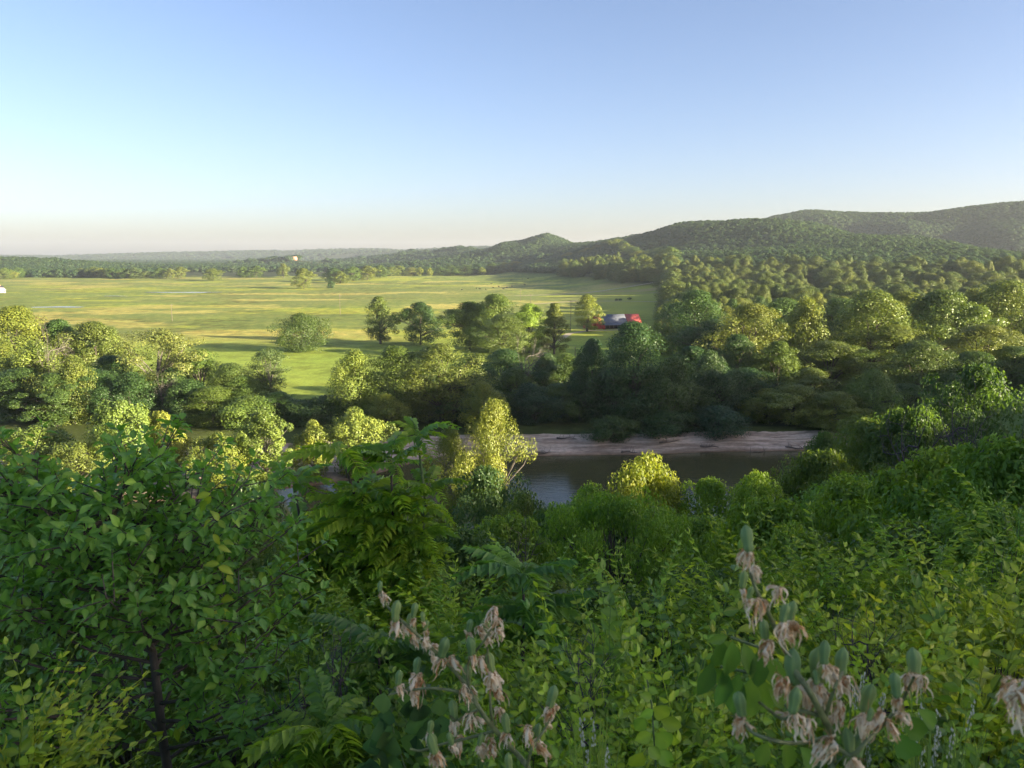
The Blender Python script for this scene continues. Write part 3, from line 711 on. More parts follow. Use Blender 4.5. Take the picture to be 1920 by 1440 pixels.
# 1 right wood behind the single trees, up to the hills, and the hills
x, y = jgrid(-900, 2300, Y_IND, 3300, 7.2)
m = (x > 0.203 * y + 34 * (fbm(x / 45, y / 45) - 0.5)) & (x < 0.72 * y + 60)
m |= (x < 0.72 * y + 60) & (hills(x, y) > 12) & (x > -0.18 * y)
m &= (np.hypot(x, y) < 3500)
for hx, hy, hr in CLEAR: m &= np.hypot(x - hx, (y - hy) * 0.5) > hr
x, y = x[m] + g.normal(size=m.sum()) * 3.5, y[m] + g.normal(size=m.sum()) * 3.5
low = (hills(x, y) < 16 + 14 * fbm(x / 70, y / 70)) & (y < 1500)
wood('hill_wood', 'dark wood covering the hills on the right', x[~low], y[~low], (10, 15), (11, 18))
low &= (g.random(len(x)) < 0.42) & (fbm(x / 32, y / 32, 2) > 0.36)
wood('valley_wood', 'sunlit wood on the flat ground right of the meadow, below the hills', x[low], y[low], (12, 27), (11, 30), ng=NG2)
# 2 far plain: behind the far treeline
x, y = jgrid(-2600, 900, 1560, 3400, 15.0)
edge_l = np.interp(x / y, [-0.72, -0.5, -0.46, -0.452, -0.2, -0.15, 0.2], [1600, 1600, 1610, 2150, 2100, 1760, 1770])
m = (y > edge_l + 40 * (fbm(x / 90, y / 90) - 0.5)) & (x > -0.72 * y) & (x < 0.24 * y) & (hills(x, y) < 40) & (fbm(x / 260, y / 150) > 0.36)
wood('plain_wood', 'far woods on the plain behind the golf meadow and the long treeline', x[m], y[m], (12, 21), (17, 27))
x, y = jgrid(-6000, 2600, 2700, 8300, 46.0)
m = (x > -0.72 * y) & (x < 0.5 * y) & ((y > 3300) | (hills(x, y) > 25)) & (fbm(x / 420, y / 300) > 0.34)
wood('horizon_wood', 'hazy blue woods on the low ridges along the horizon', x[m], y[m], (14, 24), (36, 60))
x, y = jgrid(-1700, -900, 1600, 2500, 11.0)
m = (x > -0.72 * y) & (x < -0.50 * y)
wood('left_hill_wood', 'wooded rise at the left end of the horizon', x[m], y[m], (13, 20), (14, 22))
print('woods built')

# ------------------------------------------------------------------ slope plants, middle distance
slope = [
 # kind, px, top, width px, Y, colour, name, label
 ('slopeb', 900, 880, 190, 62, BLUE, 'broadleaf_tree', 'shaded blue-green tree below the two sunlit sycamores, before the river'),
 ('slope', 985, 930, 120, 52, GREEN, 'broadleaf_tree', 'small shaded tree right below the lone tall sycamore, beside the water'),
 ('slope', 460, 905, 150, 70, DARK, 'broadleaf_tree', 'dark shaded tree in front of the sunlit sandbar, left of the feathery tree'),
 ('slopeb', 330, 940, 130, 64, DARK, 'broadleaf_tree', 'dark shaded tree before the sandbar behind the big near leaves'),
 ('cedar', 505, 1025, 110, 26, DARK, 'cedar_tree', 'slim dark tree with straight stem between near leaves and feathery tree'),
 ('slope', 1215, 858, 210, 60, BRIGHT, 'broadleaf_tree', 'bush-like tree with a sunlit yellow top in front of the river'),
 ('slope', 1110, 915, 200, 52, LIME, 'broadleaf_tree', 'shaded green tree left of the yellow-topped one'),
 ('slopeb', 1335, 905, 170, 58, LIME, 'broadleaf_tree', 'shaded tree right of the yellow-topped one before the river'),
 ('slope', 1425, 893, 180, 56, LIME, 'broadleaf_tree', 'rounded tree with a few sunlit sprays at the near river edge'),
 ('slope', 1550, 850, 160, 66, GREEN, 'broadleaf_tree', 'tree with scattered sunlit leaves at the right end of the water'),
 ('slopeb', 1620, 790, 170, 80, OLIVE, 'broadleaf_tree', 'tree speckled with sunlight right of the water end'),
 ('slope', 1720, 770, 170, 76, GREEN, 'broadleaf_tree', 'shaded tree above the bare purple twigs, left one'),
 ('slopeb', 1850, 690, 200, 84, DARK, 'broadleaf_tree', 'dark shaded tree high at the right picture edge'),
 ('cedar', 1560, 885, 90, 34, DARK, 'cedar_tree', 'small dark cedar among bright shrubs near the right end of the water'),
 ('slope', 1545, 812, 130, 118, GREEN, 'broadleaf_tree', 'tree closing the right end of the pale bank, leftmost of four'),
 ('slopeb', 1605, 780, 150, 122, OLIVE, 'broadleaf_tree', 'tree closing the right end of the pale bank, second of four'),
 ('slope', 1680, 770, 160, 124, YEL, 'broadleaf_tree', 'tree closing the right end of the pale bank, third of four'),
 ('slopeb', 1770, 740, 170, 126, GREEN, 'broadleaf_tree', 'tree closing the right end of the pale bank, rightmost of four'),
 ('umbrella', 1165, 938, 340, 22, LIME, 'umbrella_tree', 'flat-crowned tree with bare forking branches below, in the middle of the slope'),
 ('weep', 1450, 945, 240, 24, LIME, 'slope_tree', 'bright green drooping tree right of the flat-crowned one'),
 ('weep', 1600, 905, 260, 26, LIME, 'slope_tree', 'bright green drooping tree beside the small dark cedar'),
 ('weep', 1770, 850, 300, 22, LIME, 'slope_tree', 'bright green drooping tree under the bare branch on the right'),
 ('weep', 1910, 830, 220, 19, LIME, 'slope_tree', 'bright drooping tree cut by the right picture edge'),
 ('slope', 1290, 1085, 200, 13, GREEN, 'slope_tree', 'green bush below the flat-crowned tree'),
 ('slope', 1020, 1085, 180, 13, GREEN, 'slope_tree', 'green bush left of the forking branches'),
 ('weep', 1500, 1000, 330, 14, LIME, 'slope_tree', 'broad mid-green drooping bush in the right middle of the slope'),
 ('slopeb', 1720, 985, 330, 13, GREEN, 'slope_tree', 'broad shaded bush above the honeysuckle at right'),
 ('slope', 1890, 960, 240, 12, LIME, 'slope_tree', 'bush at the right edge above the honeysuckle'),
 ('slope', 880, 1000, 200, 22, GREEN, 'slope_tree', 'green bush right of the feathery tree'),
 ('slopeb', 800, 1060, 240, 15, GREEN, 'slope_tree', 'bush in the middle just behind the fronds'),
 ('slope', 600, 1080, 240, 13, GREEN, 'slope_tree', 'bush under the feathery tree'),
 ('slope', 1130, 1100, 260, 10, GREEN, 'slope_tree', 'leafy bush in the centre of the slope above the herbs'),
 ('weep', 980, 1080, 260, 10, GREEN, 'slope_tree', 'drooping bush behind the middle fronds'),
 ('slope', 1380, 1090, 320, 9.5, GREEN, 'slope_tree', 'dark bush behind the tall right seed stalk'),
 ('slopeb', 1640, 1075, 340, 9, GREEN, 'slope_tree', 'dark shaded bush behind the honeysuckle on the right'),
 ('slope', 420, 1100, 260, 11, GREEN, 'slope_tree', 'dark bush behind the big-leaved near tree'),
 ('slope', 200, 960, 300, 15, GREEN, 'slope_tree', 'shaded bush behind the big-leaved near tree at left'),
 ('slope', 20, 930, 260, 17, GREEN, 'slope_tree', 'shaded bush at the left edge behind the near leaves'),
]
for k, px, top, wp, Y, cl, nm, lb in slope:
    tree_px(k, px, top, wp, Y, cl, lb, name=nm)
# filler on the steep slope between them
g = np.random.default_rng(90); i = 0
FILL = []
for Y0, px0, px1, n_, top0, top1 in [(34, 520, 1000, 4, 960, 1010), (38, 1000, 1560, 6, 955, 990), (40, 1560, 1920, 4, 880, 930), (30, 60, 480, 4, 960, 1010)]:
    for k in range(n_):
        px = px0 + (k + 0.5) * (px1 - px0) / n_ + g.uniform(-15, 15); top = g.uniform(top0, top1)
        FILL.append((['slope', 'slopeb', 'weep'][g.integers(3)], px, top, g.uniform(290, 390), Y0 + g.uniform(-3, 3)))
WHERE = ['behind the feathery tree', 'between the water and the flat-crowned tree', 'under the dark trees of the right edge', 'between the near leaves and the sandbar']
cnt = {}
for (k, px, top, wp, Y) in FILL:
    wi = 0 if 28 < Y < 38 and px > 500 else 3 if px < 500 else 1 if px < 1560 else 2
    cnt[wi] = cnt.get(wi, -1) + 1
    tree_px(k, px, top, wp, Y, [GREEN, LIME, LIME, GREEN][g.integers(4)], f'leafy slope tree {WHERE[wi]}, {ORD[cnt[wi]]} from the left there', name='slope_tree', group='trees filling the slope')
for px, top, Y, s, lb in [(1800, 790, 27, 0.6, 'bare purple-grey tangle of twigs above the drooping tree at right'), (1885, 750, 30, 0.5, 'bare dark twigs rising at the right picture edge'), (1010, 1000, 18, 0.45, 'bare dark sapling left of the flat-crowned tree')]:
    p = at_y(px, top, Y); z = hgt(p[0], Y); o = link('bare_shrub', TWIGGY, None, (p[0], Y, z)); k = (p[2] - z) / 7.2; o.scale = (k * s, k * s, k); tag(o, lb, 'bare shrub')

# ------------------------------------------------------------------ near plants
def frond_mesh(name, seed, L=0.5, pairs=11, ll=0.13, lw=0.034, arch=0.5):
    g = np.random.default_rng(seed); mb = MB()
    t = np.linspace(0, 1, 9); pth = np.c_[np.zeros(9), L * (t - 0.12 * t ** 2), L * arch * (0.55 * t - 0.95 * t ** 2)]
    mb.tube(pth, L * 0.008 * np.linspace(1, 0.35, 9), 4, tint=0.9)
    tt = np.repeat(np.linspace(0.16, 0.97, pairs), 2); sd = np.tile([1, -1], pairs)
    pos = np.c_[np.zeros(len(tt)), np.interp(tt, t, pth[:, 1]), np.interp(tt, t, pth[:, 2])]
    ax = np.c_[sd * 0.85, 0.42 + 0.4 * (tt - 0.5) + g.normal(size=len(tt)) * 0.08, -0.42 + g.normal(size=len(tt)) * 0.12]
    nr = np.c_[sd * 0.35, np.full(len(tt), -0.05), np.ones(len(tt))] + g.normal(size=(len(tt), 3)) * 0.12
    sz = (0.55 + 0.45 * np.sin(math.pi * np.clip(tt * 0.9 + 0.1, 0, 1))) * g.uniform(0.85, 1.1, len(tt))
    bake(mb, T_LANCE, pos, ax, nr, ll * sz, lw * sz * 1.9, np.clip(0.5 + g.normal(size=len(tt)) * 0.2, 0, 1))
    return mb.mesh(name, NEARLEAF)
FROND = [frond_mesh('frond', 200 + i, arch=a) for i, a in enumerate((0.35, 0.6, 0.9))]
def dir_quat(d, up=(0, 0, 1), roll=0.0):
    from mathutils import Matrix
    y = np.array(d) / np.linalg.norm(d); x = np.cross(y, up); x = x / max(np.linalg.norm(x), 1e-6); z = np.cross(x, y)
    m = Matrix(((x[0], y[0], z[0]), (x[1], y[1], z[1]), (x[2], y[2], z[2]))).to_4x4()
    if roll: m = m @ Matrix.Rotation(roll, 4, 'Y')
    return m.to_euler()

def pinnate_tree(px, top, Y, wpx, color, label, tips=14, per=9, fl=0.5, seed=0, name='feathery_tree', crown_frac=0.75, bark=BARK):
    g = np.random.default_rng(300 + seed)
    p = at_y(px, top, Y); x, z = p[0], hgt(p[0], Y); H = p[2] - z; W = wpx * m_per_px(px, top, Y)
    t = thing(name, label, 'tree', (x, Y, z))
    tb = MB(); K = 8; zz = np.linspace(-0.3, H - fl * 0.25, K)
    tp = np.c_[0.03 * H * np.sin(zz * 1.3 + seed), 0.03 * H * np.sin(zz * 1.1 + 2 * seed), zz]
    r0 = 0.010 + 0.005 * H
    tb.tube(tp, r0 * np.linspace(1.2, 0.35, K), 7)
    ends = [tp[-1]]
    for i in range(tips - 1):
        u = 1 - crown_frac * (i + 0.6) / tips
        a = np.array([np.interp(u * zz[-1] * 0.9, zz, tp[:, k]) for k in range(3)])
        th = i * 2.4 + g.uniform(-0.4, 0.4); rr = max(0.05, W * 0.5 * (1.12 - u) ** 0.6 - fl * 0.5) * g.uniform(0.55, 1.0)
        e = a + np.array([rr * math.cos(th), rr * math.sin(th), rr * g.uniform(0.25, 0.7) + 0.1])
        e[2] = min(e[2], H - fl * 0.3)
        m_ = (a + e) / 2 + np.array([0, 0, -0.08 * rr])
        tb.tube([a, m_, e], r0 * np.array([0.5, 0.35, 0.2]), 5); ends.append(e)
    link('trunk', tb.mesh('trunk', bark), t)
    for e in ends:
        for k in range(per):
            th = k * 2 * math.pi / per + g.uniform(-0.3, 0.3); el = g.uniform(-0.1, 0.75)
            o = link('frond', FROND[g.integers(3)], t, e, color=np.array(color) * g.uniform(0.8, 1.2))
            o.rotation_euler = dir_quat((math.cos(th) * math.cos(el), math.sin(th) * math.cos(el), math.sin(el)), roll=g.uniform(-0.3, 0.3))
            s = fl / 0.5 * g.uniform(0.75, 1.15); o.scale = (s, s, s)
    return t
FERN = (0.215, 0.360, 0.050)
pinnate_tree(765, 806, 9.2, 200, FERN, 'slender shoot of feathery fronds rising above the sandbar', tips=18, per=9, fl=0.5, seed=1, crown_frac=0.95, bark=GREENSTEM)
pinnate_tree(660, 822, 9.6, 440, FERN, 'large feathery-fronded tree in the middle left, before the river', tips=26, per=9, fl=0.72, seed=2)
pinnate_tree(575, 885, 9.9, 300, FERN, 'feathery-fronded tree left behind the large one', tips=24, per=9, fl=0.68, seed=3)
pinnate_tree(752, 850, 9.3, 300, FERN, 'feathery-fronded tree behind the large one, right side', tips=24, per=9, fl=0.68, seed=4)
pinnate_tree(962, 1050, 5.2, 240, (0.13, 0.26, 0.055), 'dark arching rosette of long fronds in the middle of the picture', tips=3, per=10, fl=0.5, seed=5, crown_frac=0.25)
pinnate_tree(690, 1190, 4.2, 260, (0.12, 0.24, 0.055), 'dark arching frond rosette left of the left seed stalk', tips=4, per=9, fl=0.42, seed=6, crown_frac=0.3)
pinnate_tree(590, 1340, 3.4, 260, LIME, 'yellow-ribbed fronds low beside the big-leaved near tree', tips=4, per=8, fl=0.40, seed=7, crown_frac=0.4)
pinnate_tree(880, 1200, 5.6, 220, FERN, 'frond rosette just behind the left seed stalk', tips=4, per=9, fl=0.42, seed=8, crown_frac=0.4)

# leafy twig with paired leaves
def sprig_mesh(name, seed, L=0.5, pairs=8, ll=0.078, lw=0.044, T=T_LEAF, droop=0.25, arch=0.25):
    g = np.random.default_rng(seed); mb = MB()
    t = np.linspace(0, 1, 7); pth = np.c_[L * 0.06 * np.sin(t * 4 + seed), L * t, L * (arch * t - arch * 1.3 * t ** 2)]
    mb.tube(pth, L * 0.007 * np.linspace(1, 0.3, 7), 4, tint=0.6)
    tt = np.repeat(np.linspace(0.10, 1.0, pairs), 2); sd = np.tile([1, -1], pairs); az = np.repeat(np.arange(pairs) * 1.3, 2)
    pos = np.c_[np.interp(tt, t, pth[:, 0]), np.interp(tt, t, pth[:, 1]), np.interp(tt, t, pth[:, 2])]
    ax = np.c_[sd * (0.6 + 0.4 * np.cos(az)), 0.55 + 0.9 * sstep(0.85, 1, tt), 0.35 * np.sin(az) * sd - droop] + g.normal(size=(len(tt), 3)) * 0.18
    nr = np.c_[np.zeros(len(tt)), -0.1 * np.ones(len(tt)), np.ones(len(tt))] + g.normal(size=(len(tt), 3)) * 0.3
    sz = (1.05 - 0.55 * tt) * g.uniform(0.75, 1.2, len(tt))
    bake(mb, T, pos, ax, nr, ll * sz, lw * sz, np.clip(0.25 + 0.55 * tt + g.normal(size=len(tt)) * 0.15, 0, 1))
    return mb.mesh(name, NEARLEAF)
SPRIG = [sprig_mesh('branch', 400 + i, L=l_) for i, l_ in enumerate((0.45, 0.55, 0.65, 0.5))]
DSPRIG = [sprig_mesh('branch', 410 + i, L=0.7, pairs=11, ll=0.11, lw=0.036, T=T_LANCE, droop=0.7, arch=0.4) for i in range(3)]
def shrub(px, top, Y, wpx, color, label, n_=150, protos_=SPRIG, seed=0, name='honeysuckle_shrub', cat='shrub', sc_=1.0, upb=0.35):
    g = np.random.default_rng(500 + seed)
    p = at_y(px, top, Y); x, z = p[0], hgt(p[0], Y); H = max(p[2] - z, 0.5); W = wpx * m_per_px(px, top, Y)
    t = thing(name, label, cat, (x, Y, z))
    sb = MB(); sl = 0.5 * sc_
    for i in range(n_):
        th = g.random() * 6.283; u = g.random() ** 0.6
        rr = W * 0.5 * math.sqrt(max(0.05, 1 - u ** 3)) * math.sqrt(g.uniform(0.25, 1)); zz = max(0.05, H * u - sl * 0.8)
        e = np.array([rr * math.cos(th), rr * math.sin(th), zz])
        d = np.array([math.cos(th) * 0.75, math.sin(th) * 0.75, upb + 0.9 * u]) + g.normal(size=3) * 0.35
        if i % 3 == 0: sb.tube([np.array([e[0] * 0.12, e[1] * 0.12, -0.1]), e * np.array([0.6, 0.6, 0.5]), e], np.array([0.008, 0.006, 0.003]) * sc_, 4)
        o = link('branch', protos_[g.integers(len(protos_))], t, e, color=np.array(color) * g.uniform(0.75, 1.25))
        o.rotation_euler = dir_quat(d, roll=g.uniform(-0.6, 0.6)); s = sc_ * g.uniform(0.75, 1.2); o.scale = (s, s, s)
    link('stem', sb.mesh('stem', BARK), t)
    return t
HS = (0.215, 0.335, 0.050); HSY = (0.260, 0.355, 0.058); HSD = (0.140, 0.250, 0.052)
near = [
 (1110, 1165, 3.9, 330, HS, 'pointed-leaf herbs in the middle, between the two seed stalks, farther clump', 150, 1.0),
 (1230, 1270, 3.0, 330, HS, 'leafy herbs between the two seed stalks, nearer clump', 130, 0.9),
 (1010, 1290, 3.2, 300, HS, 'leafy shrub right behind the left seed stalk', 120, 0.9),
 (860, 1330, 3.4, 300, HSD, 'dark leafy shrub behind the left seed stalk', 110, 0.9),
 (1450, 1190, 3.9, 320, HS, 'honeysuckle just left of the tall right seed stalk', 140, 1.0),
 (1600, 1120, 4.0, 320, HSY, 'honeysuckle with upright shoots right of the tall seed stalk', 160, 1.0),
 (1760, 1120, 4.2, 340, HSY, 'broad pale-tipped honeysuckle in the lower right', 170, 1.0),
 (1910, 1060, 4.0, 300, HSY, 'honeysuckle at the right edge, upper one', 150, 1.0),
 (1850, 1230, 3.0, 360, HSY, 'honeysuckle at the right edge, middle one', 150, 0.9),
 (1660, 1270, 2.9, 330, HS, 'honeysuckle behind the right-hand pods', 130, 0.85),
 (1500, 1330, 2.5, 330, HSD, 'dark low honeysuckle under the right seed stalk', 120, 0.8),
 (1300, 1370, 2.3, 330, HS, 'low leafy herbs at the bottom, left of the right seed stalk', 120, 0.75),
 (1100, 1390, 2.3, 320, HS, 'low leafy herbs at the bottom between the stalks', 110, 0.75),
 (1800, 1370, 2.2, 380, HSD, 'dark shrub in the bottom right corner', 120, 0.75),
 (900, 1410, 2.4, 320, HSD, 'low dark shrub at the bottom under the left seed stalk', 100, 0.75),
 (720, 1290, 3.6, 300, HSD, 'dark shrub at the bottom left of the left seed stalk', 110, 0.9),
 (20, 1290, 3.0, 260, HSY, 'pale drooping shrub in the bottom left corner', 100, 0.9),
]
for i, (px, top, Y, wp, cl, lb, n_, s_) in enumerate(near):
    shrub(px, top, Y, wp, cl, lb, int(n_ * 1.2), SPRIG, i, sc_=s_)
mix_ = [
 (1560, 1210, 3.2, 220, (0.30, 0.38, 0.06), 'pale yellow-green leafy shoots right of the tall seed stalk', 34, 1.5),
 (1180, 1200, 3.6, 200, (0.13, 0.25, 0.07), 'bigger blue-green leaves among the herbs between the stalks', 30, 1.6),
 (1830, 1170, 3.2, 220, (0.15, 0.26, 0.06), 'bigger dark leaves poking out of the honeysuckle at right', 30, 1.7),
 (1330, 1130, 4.6, 220, (0.12, 0.24, 0.08), 'broad blue-green leaves left of the tall seed stalk top', 34, 1.8),
 (980, 1200, 4.6, 200, (0.27, 0.36, 0.06), 'pale leafy shoots behind the left seed stalk tip', 30, 1.5),
]
for i, (px, top, Y, wp, cl, lb, n_, s_) in enumerate(mix_):
    shrub(px, top, Y, wp, cl, lb, n_, SPRIG, 80 + i, name='leafy_shoots', cat='plant', sc_=s_, upb=0.8)
for px, top, Y, lb in [(1150, 1230, 3.0, 'thin bare dead stems among the herbs between the stalks'), (1700, 1190, 3.3, 'thin bare dead stems in the honeysuckle behind the right pods'), (660, 1220, 3.8, 'thin bare dead stems left of the left seed stalk')]:
    p = at_y(px, top, Y); z = hgt(p[0], Y); o = link('dead_shrub', TWIGGY, None, (p[0], Y, z)); k = (p[2] - z) / 7.2; o.scale = (k * 0.7, k * 0.7, k); tag(o, lb, 'dead shrub')
mid = [
 (1010, 1060, 8.0, 300, LIME, 'drooping bright shrub behind the middle frond rosette', 130, 1.3),
 (1220, 1080, 7.2, 330, HS, 'dense green shrub below the forking branches', 150, 1.2),
 (1400, 1020, 7.8, 330, HS, 'dense green shrub behind the top of the right seed stalk', 150, 1.3),
 (1570, 1030, 7.4, 330, HS, 'dense green shrub above the honeysuckle, right of the seed stalk', 150, 1.2),
 (1740, 1010, 7.0, 340, LIME, 'bright drooping shrub above the pale-tipped honeysuckle', 150, 1.2),
 (1890, 940, 8.0, 300, LIME, 'bright drooping shrub at the right edge', 150, 1.3),
 (860, 1110, 7.0, 300, HS, 'green shrub between the fronds and the centre', 130, 1.2),
 (560, 1150, 6.5, 280, HSD, 'shaded shrub right of the big-leaved near tree', 130, 1.1),
 (700, 1090, 8.5, 280, HS, 'green shrub under the feathery tree', 130, 1.3),
]
for i, (px, top, Y, wp, cl, lb, n_, s_) in enumerate(mid):
    shrub(px, top, Y, wp, cl, lb, n_, DSPRIG, 40 + i, name='drooping_shrub', sc_=s_)
print('shrubs built')

# --- the big-leaved tree at left: its largest leaves one by one
def leaf_tree():
    g = np.random.default_rng(640)
    Y = 4.6; p = at_y(215, 868, Y); x, z = p[0] - 0.05, hgt(p[0], Y); H = p[2] - z
    t = thing('broad_leaved_tree', 'near dark-green tree with broad oval leaves filling the lower left', 'tree', (x, Y, z))
    tb = MB()
    bx, bz = at_y(305, 1385, Y)[[0, 2]]; mx_, mz = at_y(285, 1230, Y)[[0, 2]]; ux, uz = at_y(210, 1070, Y)[[0, 2]]
    tp = np.array([[bx - x + 0.12, 0, -0.2], [bx - x + 0.05, 0, (bz - z) * 0.5], [bx - x, 0, bz - z], [mx_ - x, 0.02, mz - z], [(mx_ + ux) / 2 - x + 0.03, 0.02, (mz + uz) / 2 - z], [ux - x, 0, uz - z], [ux - x - 0.12, 0.02, uz - z + 0.35]])
    tb.tube(tp, np.array([0.036, 0.034, 0.030, 0.026, 0.021, 0.016, 0.008]), 8)
    pos, ax, nr, LL, tn = [], [], [], [], []
    def whorl(e, d, k, big=1.0, young=0.0):
        for j in range(k):
            th = j * 2.4 + g.uniform(-0.3, 0.3); s_ = norm(np.cross(d, [0.3, 0.2, 1])); w_ = np.cross(s_, d)
            a = norm(d * g.uniform(0.1, 0.9) + (s_ * math.cos(th) + w_ * math.sin(th)) * 0.9 + np.array([0, 0, -0.12]))
            b0 = e - d * g.uniform(0, 0.10)
            pos.append(b0 + a * 0.015); ax.append(a); nr.append(norm(np.array([0, 0, 1.0]) + 0.25 * d + g.normal(size=3) * 0.35)); LL.append(0.082 * big * g.uniform(0.7, 1.15)); tn.append(np.clip(0.35 + young + g.normal() * 0.15, 0, 1))
    nb = 66
    for i in range(nb):
        u = 0.25 + 0.75 * (i + 0.5) / nb
        k = u * (len(tp) - 1); i0 = min(int(k), len(tp) - 2); a = tp[i0] + (tp[i0 + 1] - tp[i0]) * (k - i0)
        th = i * 2.4 + g.uniform(-0.5, 0.5); L = g.uniform(0.75, 1.25) * (1.3 - 0.75 * u) * 1.15
        d = np.array([math.cos(th), math.sin(th) * 0.8, g.uniform(0.1, 0.45) + 0.35 * u]); d = norm(d)
        m_ = a + d * L * 0.5 + np.array([0, 0, -0.04]); e = a + d * L + np.array([0, 0, 0.06])
        tb.tube([a, m_, e], [0.013, 0.009, 0.004], 5)
        for jx in range(11):
            f = 0.2 + 0.8 * (jx + 1) / 11; b0 = a + (e - a) * f
            d2 = norm(d * 0.6 + g.normal(size=3) * np.array([0.7, 0.7, 0.35]) + np.array([0, 0, 0.22])); e2 = b0 + d2 * g.uniform(0.10, 0.30)
            tb.tube([b0, (b0 + e2) / 2, e2], [0.005, 0.004, 0.002], 4)
            whorl(e2, d2, g.integers(6, 11), young=0.15 * (u > 0.8))
            whorl((b0 + e2) / 2, d2, 3)
    # a pale climbing shoot on the right side of the crown
    for kk, (px, py) in enumerate([(398, 935), (405, 975), (420, 1010), (415, 1050), (425, 1090), (410, 1130), (420, 1165), (395, 1190), (330, 1365), (300, 1385), (350, 1110)]):
        q = at_y(px, py, Y - 0.45 + 0.02 * kk)
        d = np.array([0.3, -0.3, 0.5])
        for j in range(3):
            pos.append(q - np.array([x, Y, z]) + g.normal(size=3) * 0.03); ax.append(norm(np.array([g.normal() * 0.7, -0.2, -0.4 + g.normal() * 0.4]))); nr.append(norm(np.array([0.3, -0.8, 0.7]) + g.normal(size=3) * 0.3)); LL.append(0.085 * g.uniform(0.7, 1.1)); tn.append(2.0)
    link('trunk', tb.mesh('trunk', BARK), t)
    pos, ax, nr, LL, tn = map(np.array, (pos, ax, nr, LL, tn))
    w_ = pos + np.array([x, Y, z - CAMZ]); dist = np.linalg.norm(w_, axis=1)
    face = np.abs((norm(np.cross(np.cross(ax, nr), ax)) * norm(w_)).sum(1))
    inview = (np.abs(w_[:, 0] / w_[:, 1]) < 0.68) & (w_[:, 2] / w_[:, 1] > -0.75)
    sc_ = LL / dist * (0.3 + face) * (inview + 0.05) + 10 * (tn > 1.5)
    big = np.zeros(len(pos), bool); big[np.argsort(-sc_)[:300]] = True
    lm = MB(); bake(lm, T_LEAF, np.zeros((1, 3)), np.array([[0, 1.0, 0]]), np.array([[0, 0, 1.0]]), 1.0, 0.56, 0.5); lme = [lm.mesh('leaf', NEARLEAF)]
    for bend, wav in ((-0.28, 0.05), (0.18, -0.06), (-0.5, 0.1)):
        tv = T_LEAF[0].copy(); tv[:, 2] += bend * tv[:, 1] ** 2 + wav * np.sin(tv[:, 1] * 7) * np.abs(tv[:, 0]) * 2; tv[:, 0] += 0.06 * np.sin(tv[:, 1] * 3 + bend)
        lm = MB(); bake(lm, (tv, *T_LEAF[1:]), np.zeros((1, 3)), np.array([[0, 1.0, 0]]), np.array([[0, 0, 1.0]]), 1.0, 0.56, 0.5); lme.append(lm.mesh('leaf', NEARLEAF))
    base = np.array([0.170, 0.315, 0.066]); pale = np.array([0.22, 0.33, 0.040])
    for i in np.where(big)[0]:
        c = pale * g.uniform(0.8, 1.1) if tn[i] > 1.5 else base * (0.75 + 0.9 * tn[i])
        o = link('leaf', lme[g.integers(4)], t, pos[i], color=c); o.rotation_euler = dir_quat(ax[i], nr[i]); s = LL[i]; o.scale = (s * g.uniform(0.85, 1.15), s, s)
    r = ~big; fb = MB(); bake(fb, T_LEAF, pos[r], ax[r], nr[r], LL[r], LL[r] * 0.56, np.clip(tn[r], 0, 1))
    link('foliage', fb.mesh('foliage', NEARLEAF), t, kind='stuff', color=base * 1.15)
    print('leaf tree leaves', len(pos))
leaf_tree()

# ------------------------------------------------------------------ seed stalks right in front of the camera
POD_M = leaf_mat('pod', base=(0.20, 0.31, 0.12), trans=0.08, rough=0.55, spec=0.15, rnd=0.15)
DRY_M, n, b = new_mat('dried_petal')
at_ = N(n, 'ShaderNodeAttribute', attribute_name='tint')
rp = N(n, 'ShaderNodeValToRGB'); n.links.new(at_.outputs['Fac'], rp.inputs[0])
e = rp.color_ramp.elements; e[0].position = 0.0; e[0].color = (0.32, 0.13, 0.04, 1); e[1].position = 1.0; e[1].color = (0.92, 0.82, 0.60, 1)
k_ = rp.color_ramp.elements.new(0.42); k_.color = (0.62, 0.40, 0.19, 1)
n.links.new(rp.outputs[0], b.inputs['Base Color']); b.inputs['Roughness'].default_value = 0.8; b.inputs['Specular IOR Level'].default_value = 0.2
tr = N(n, 'ShaderNodeBsdfTranslucent'); n.links.new(rp.outputs[0], tr.inputs[0]); mx = N(n, 'ShaderNodeMixShader'); mx.inputs[0].default_value = 0.25
n.links.new(b.outputs[0], mx.inputs[1]); n.links.new(tr.outputs[0], mx.inputs[2]); n.links.new(mx.outputs[0], n.nodes['Material Output'].inputs['Surface'])

def pod_mesh(seed):
    g = np.random.default_rng(seed); mb = MB()
    t = np.linspace(0, 1, 13); r = np.interp(t, [0, 0.05, 0.18, 0.32, 0.42, 0.65, 0.82, 0.92, 0.97, 1.0], [0.05, 0.12, 0.165, 0.15, 0.17, 0.20, 0.165, 0.085, 0.03, 0.01])
    th = np.arange(18) * 2 * math.pi / 18
    lob = 1 + 0.10 * np.cos(6 * th) + 0.05 * np.cos(3 * th)
    v = np.stack([r[:, None] * lob * np.cos(th), r[:, None] * lob * np.sin(th), np.broadcast_to(t[:, None], (13, 18))], -1)
    v[..., 0] += 0.05 * np.sin(t * 3 + seed)[:, None]
    i = np.arange(12)[:, None] * 18; j = np.arange(18)[None]; j2 = (j + 1) % 18
    q = np.stack([i + j, i + j2, i + 18 + j2, i + 18 + j], -1).reshape(-1, 4)
    tint = np.broadcast_to(0.5 + 0.35 * np.cos(6 * th)[None], (13, 18)).ravel() * np.repeat(np.interp(t, [0, 0.2, 0.9, 1], [1.2, 1, 1, 0.6]), 18)
    mb.add(v.reshape(-1, 3), q=q, tint=tint)
    return mb.mesh('pod', POD_M, smooth=True)
PODS = [pod_mesh(i) for i in range(3)]
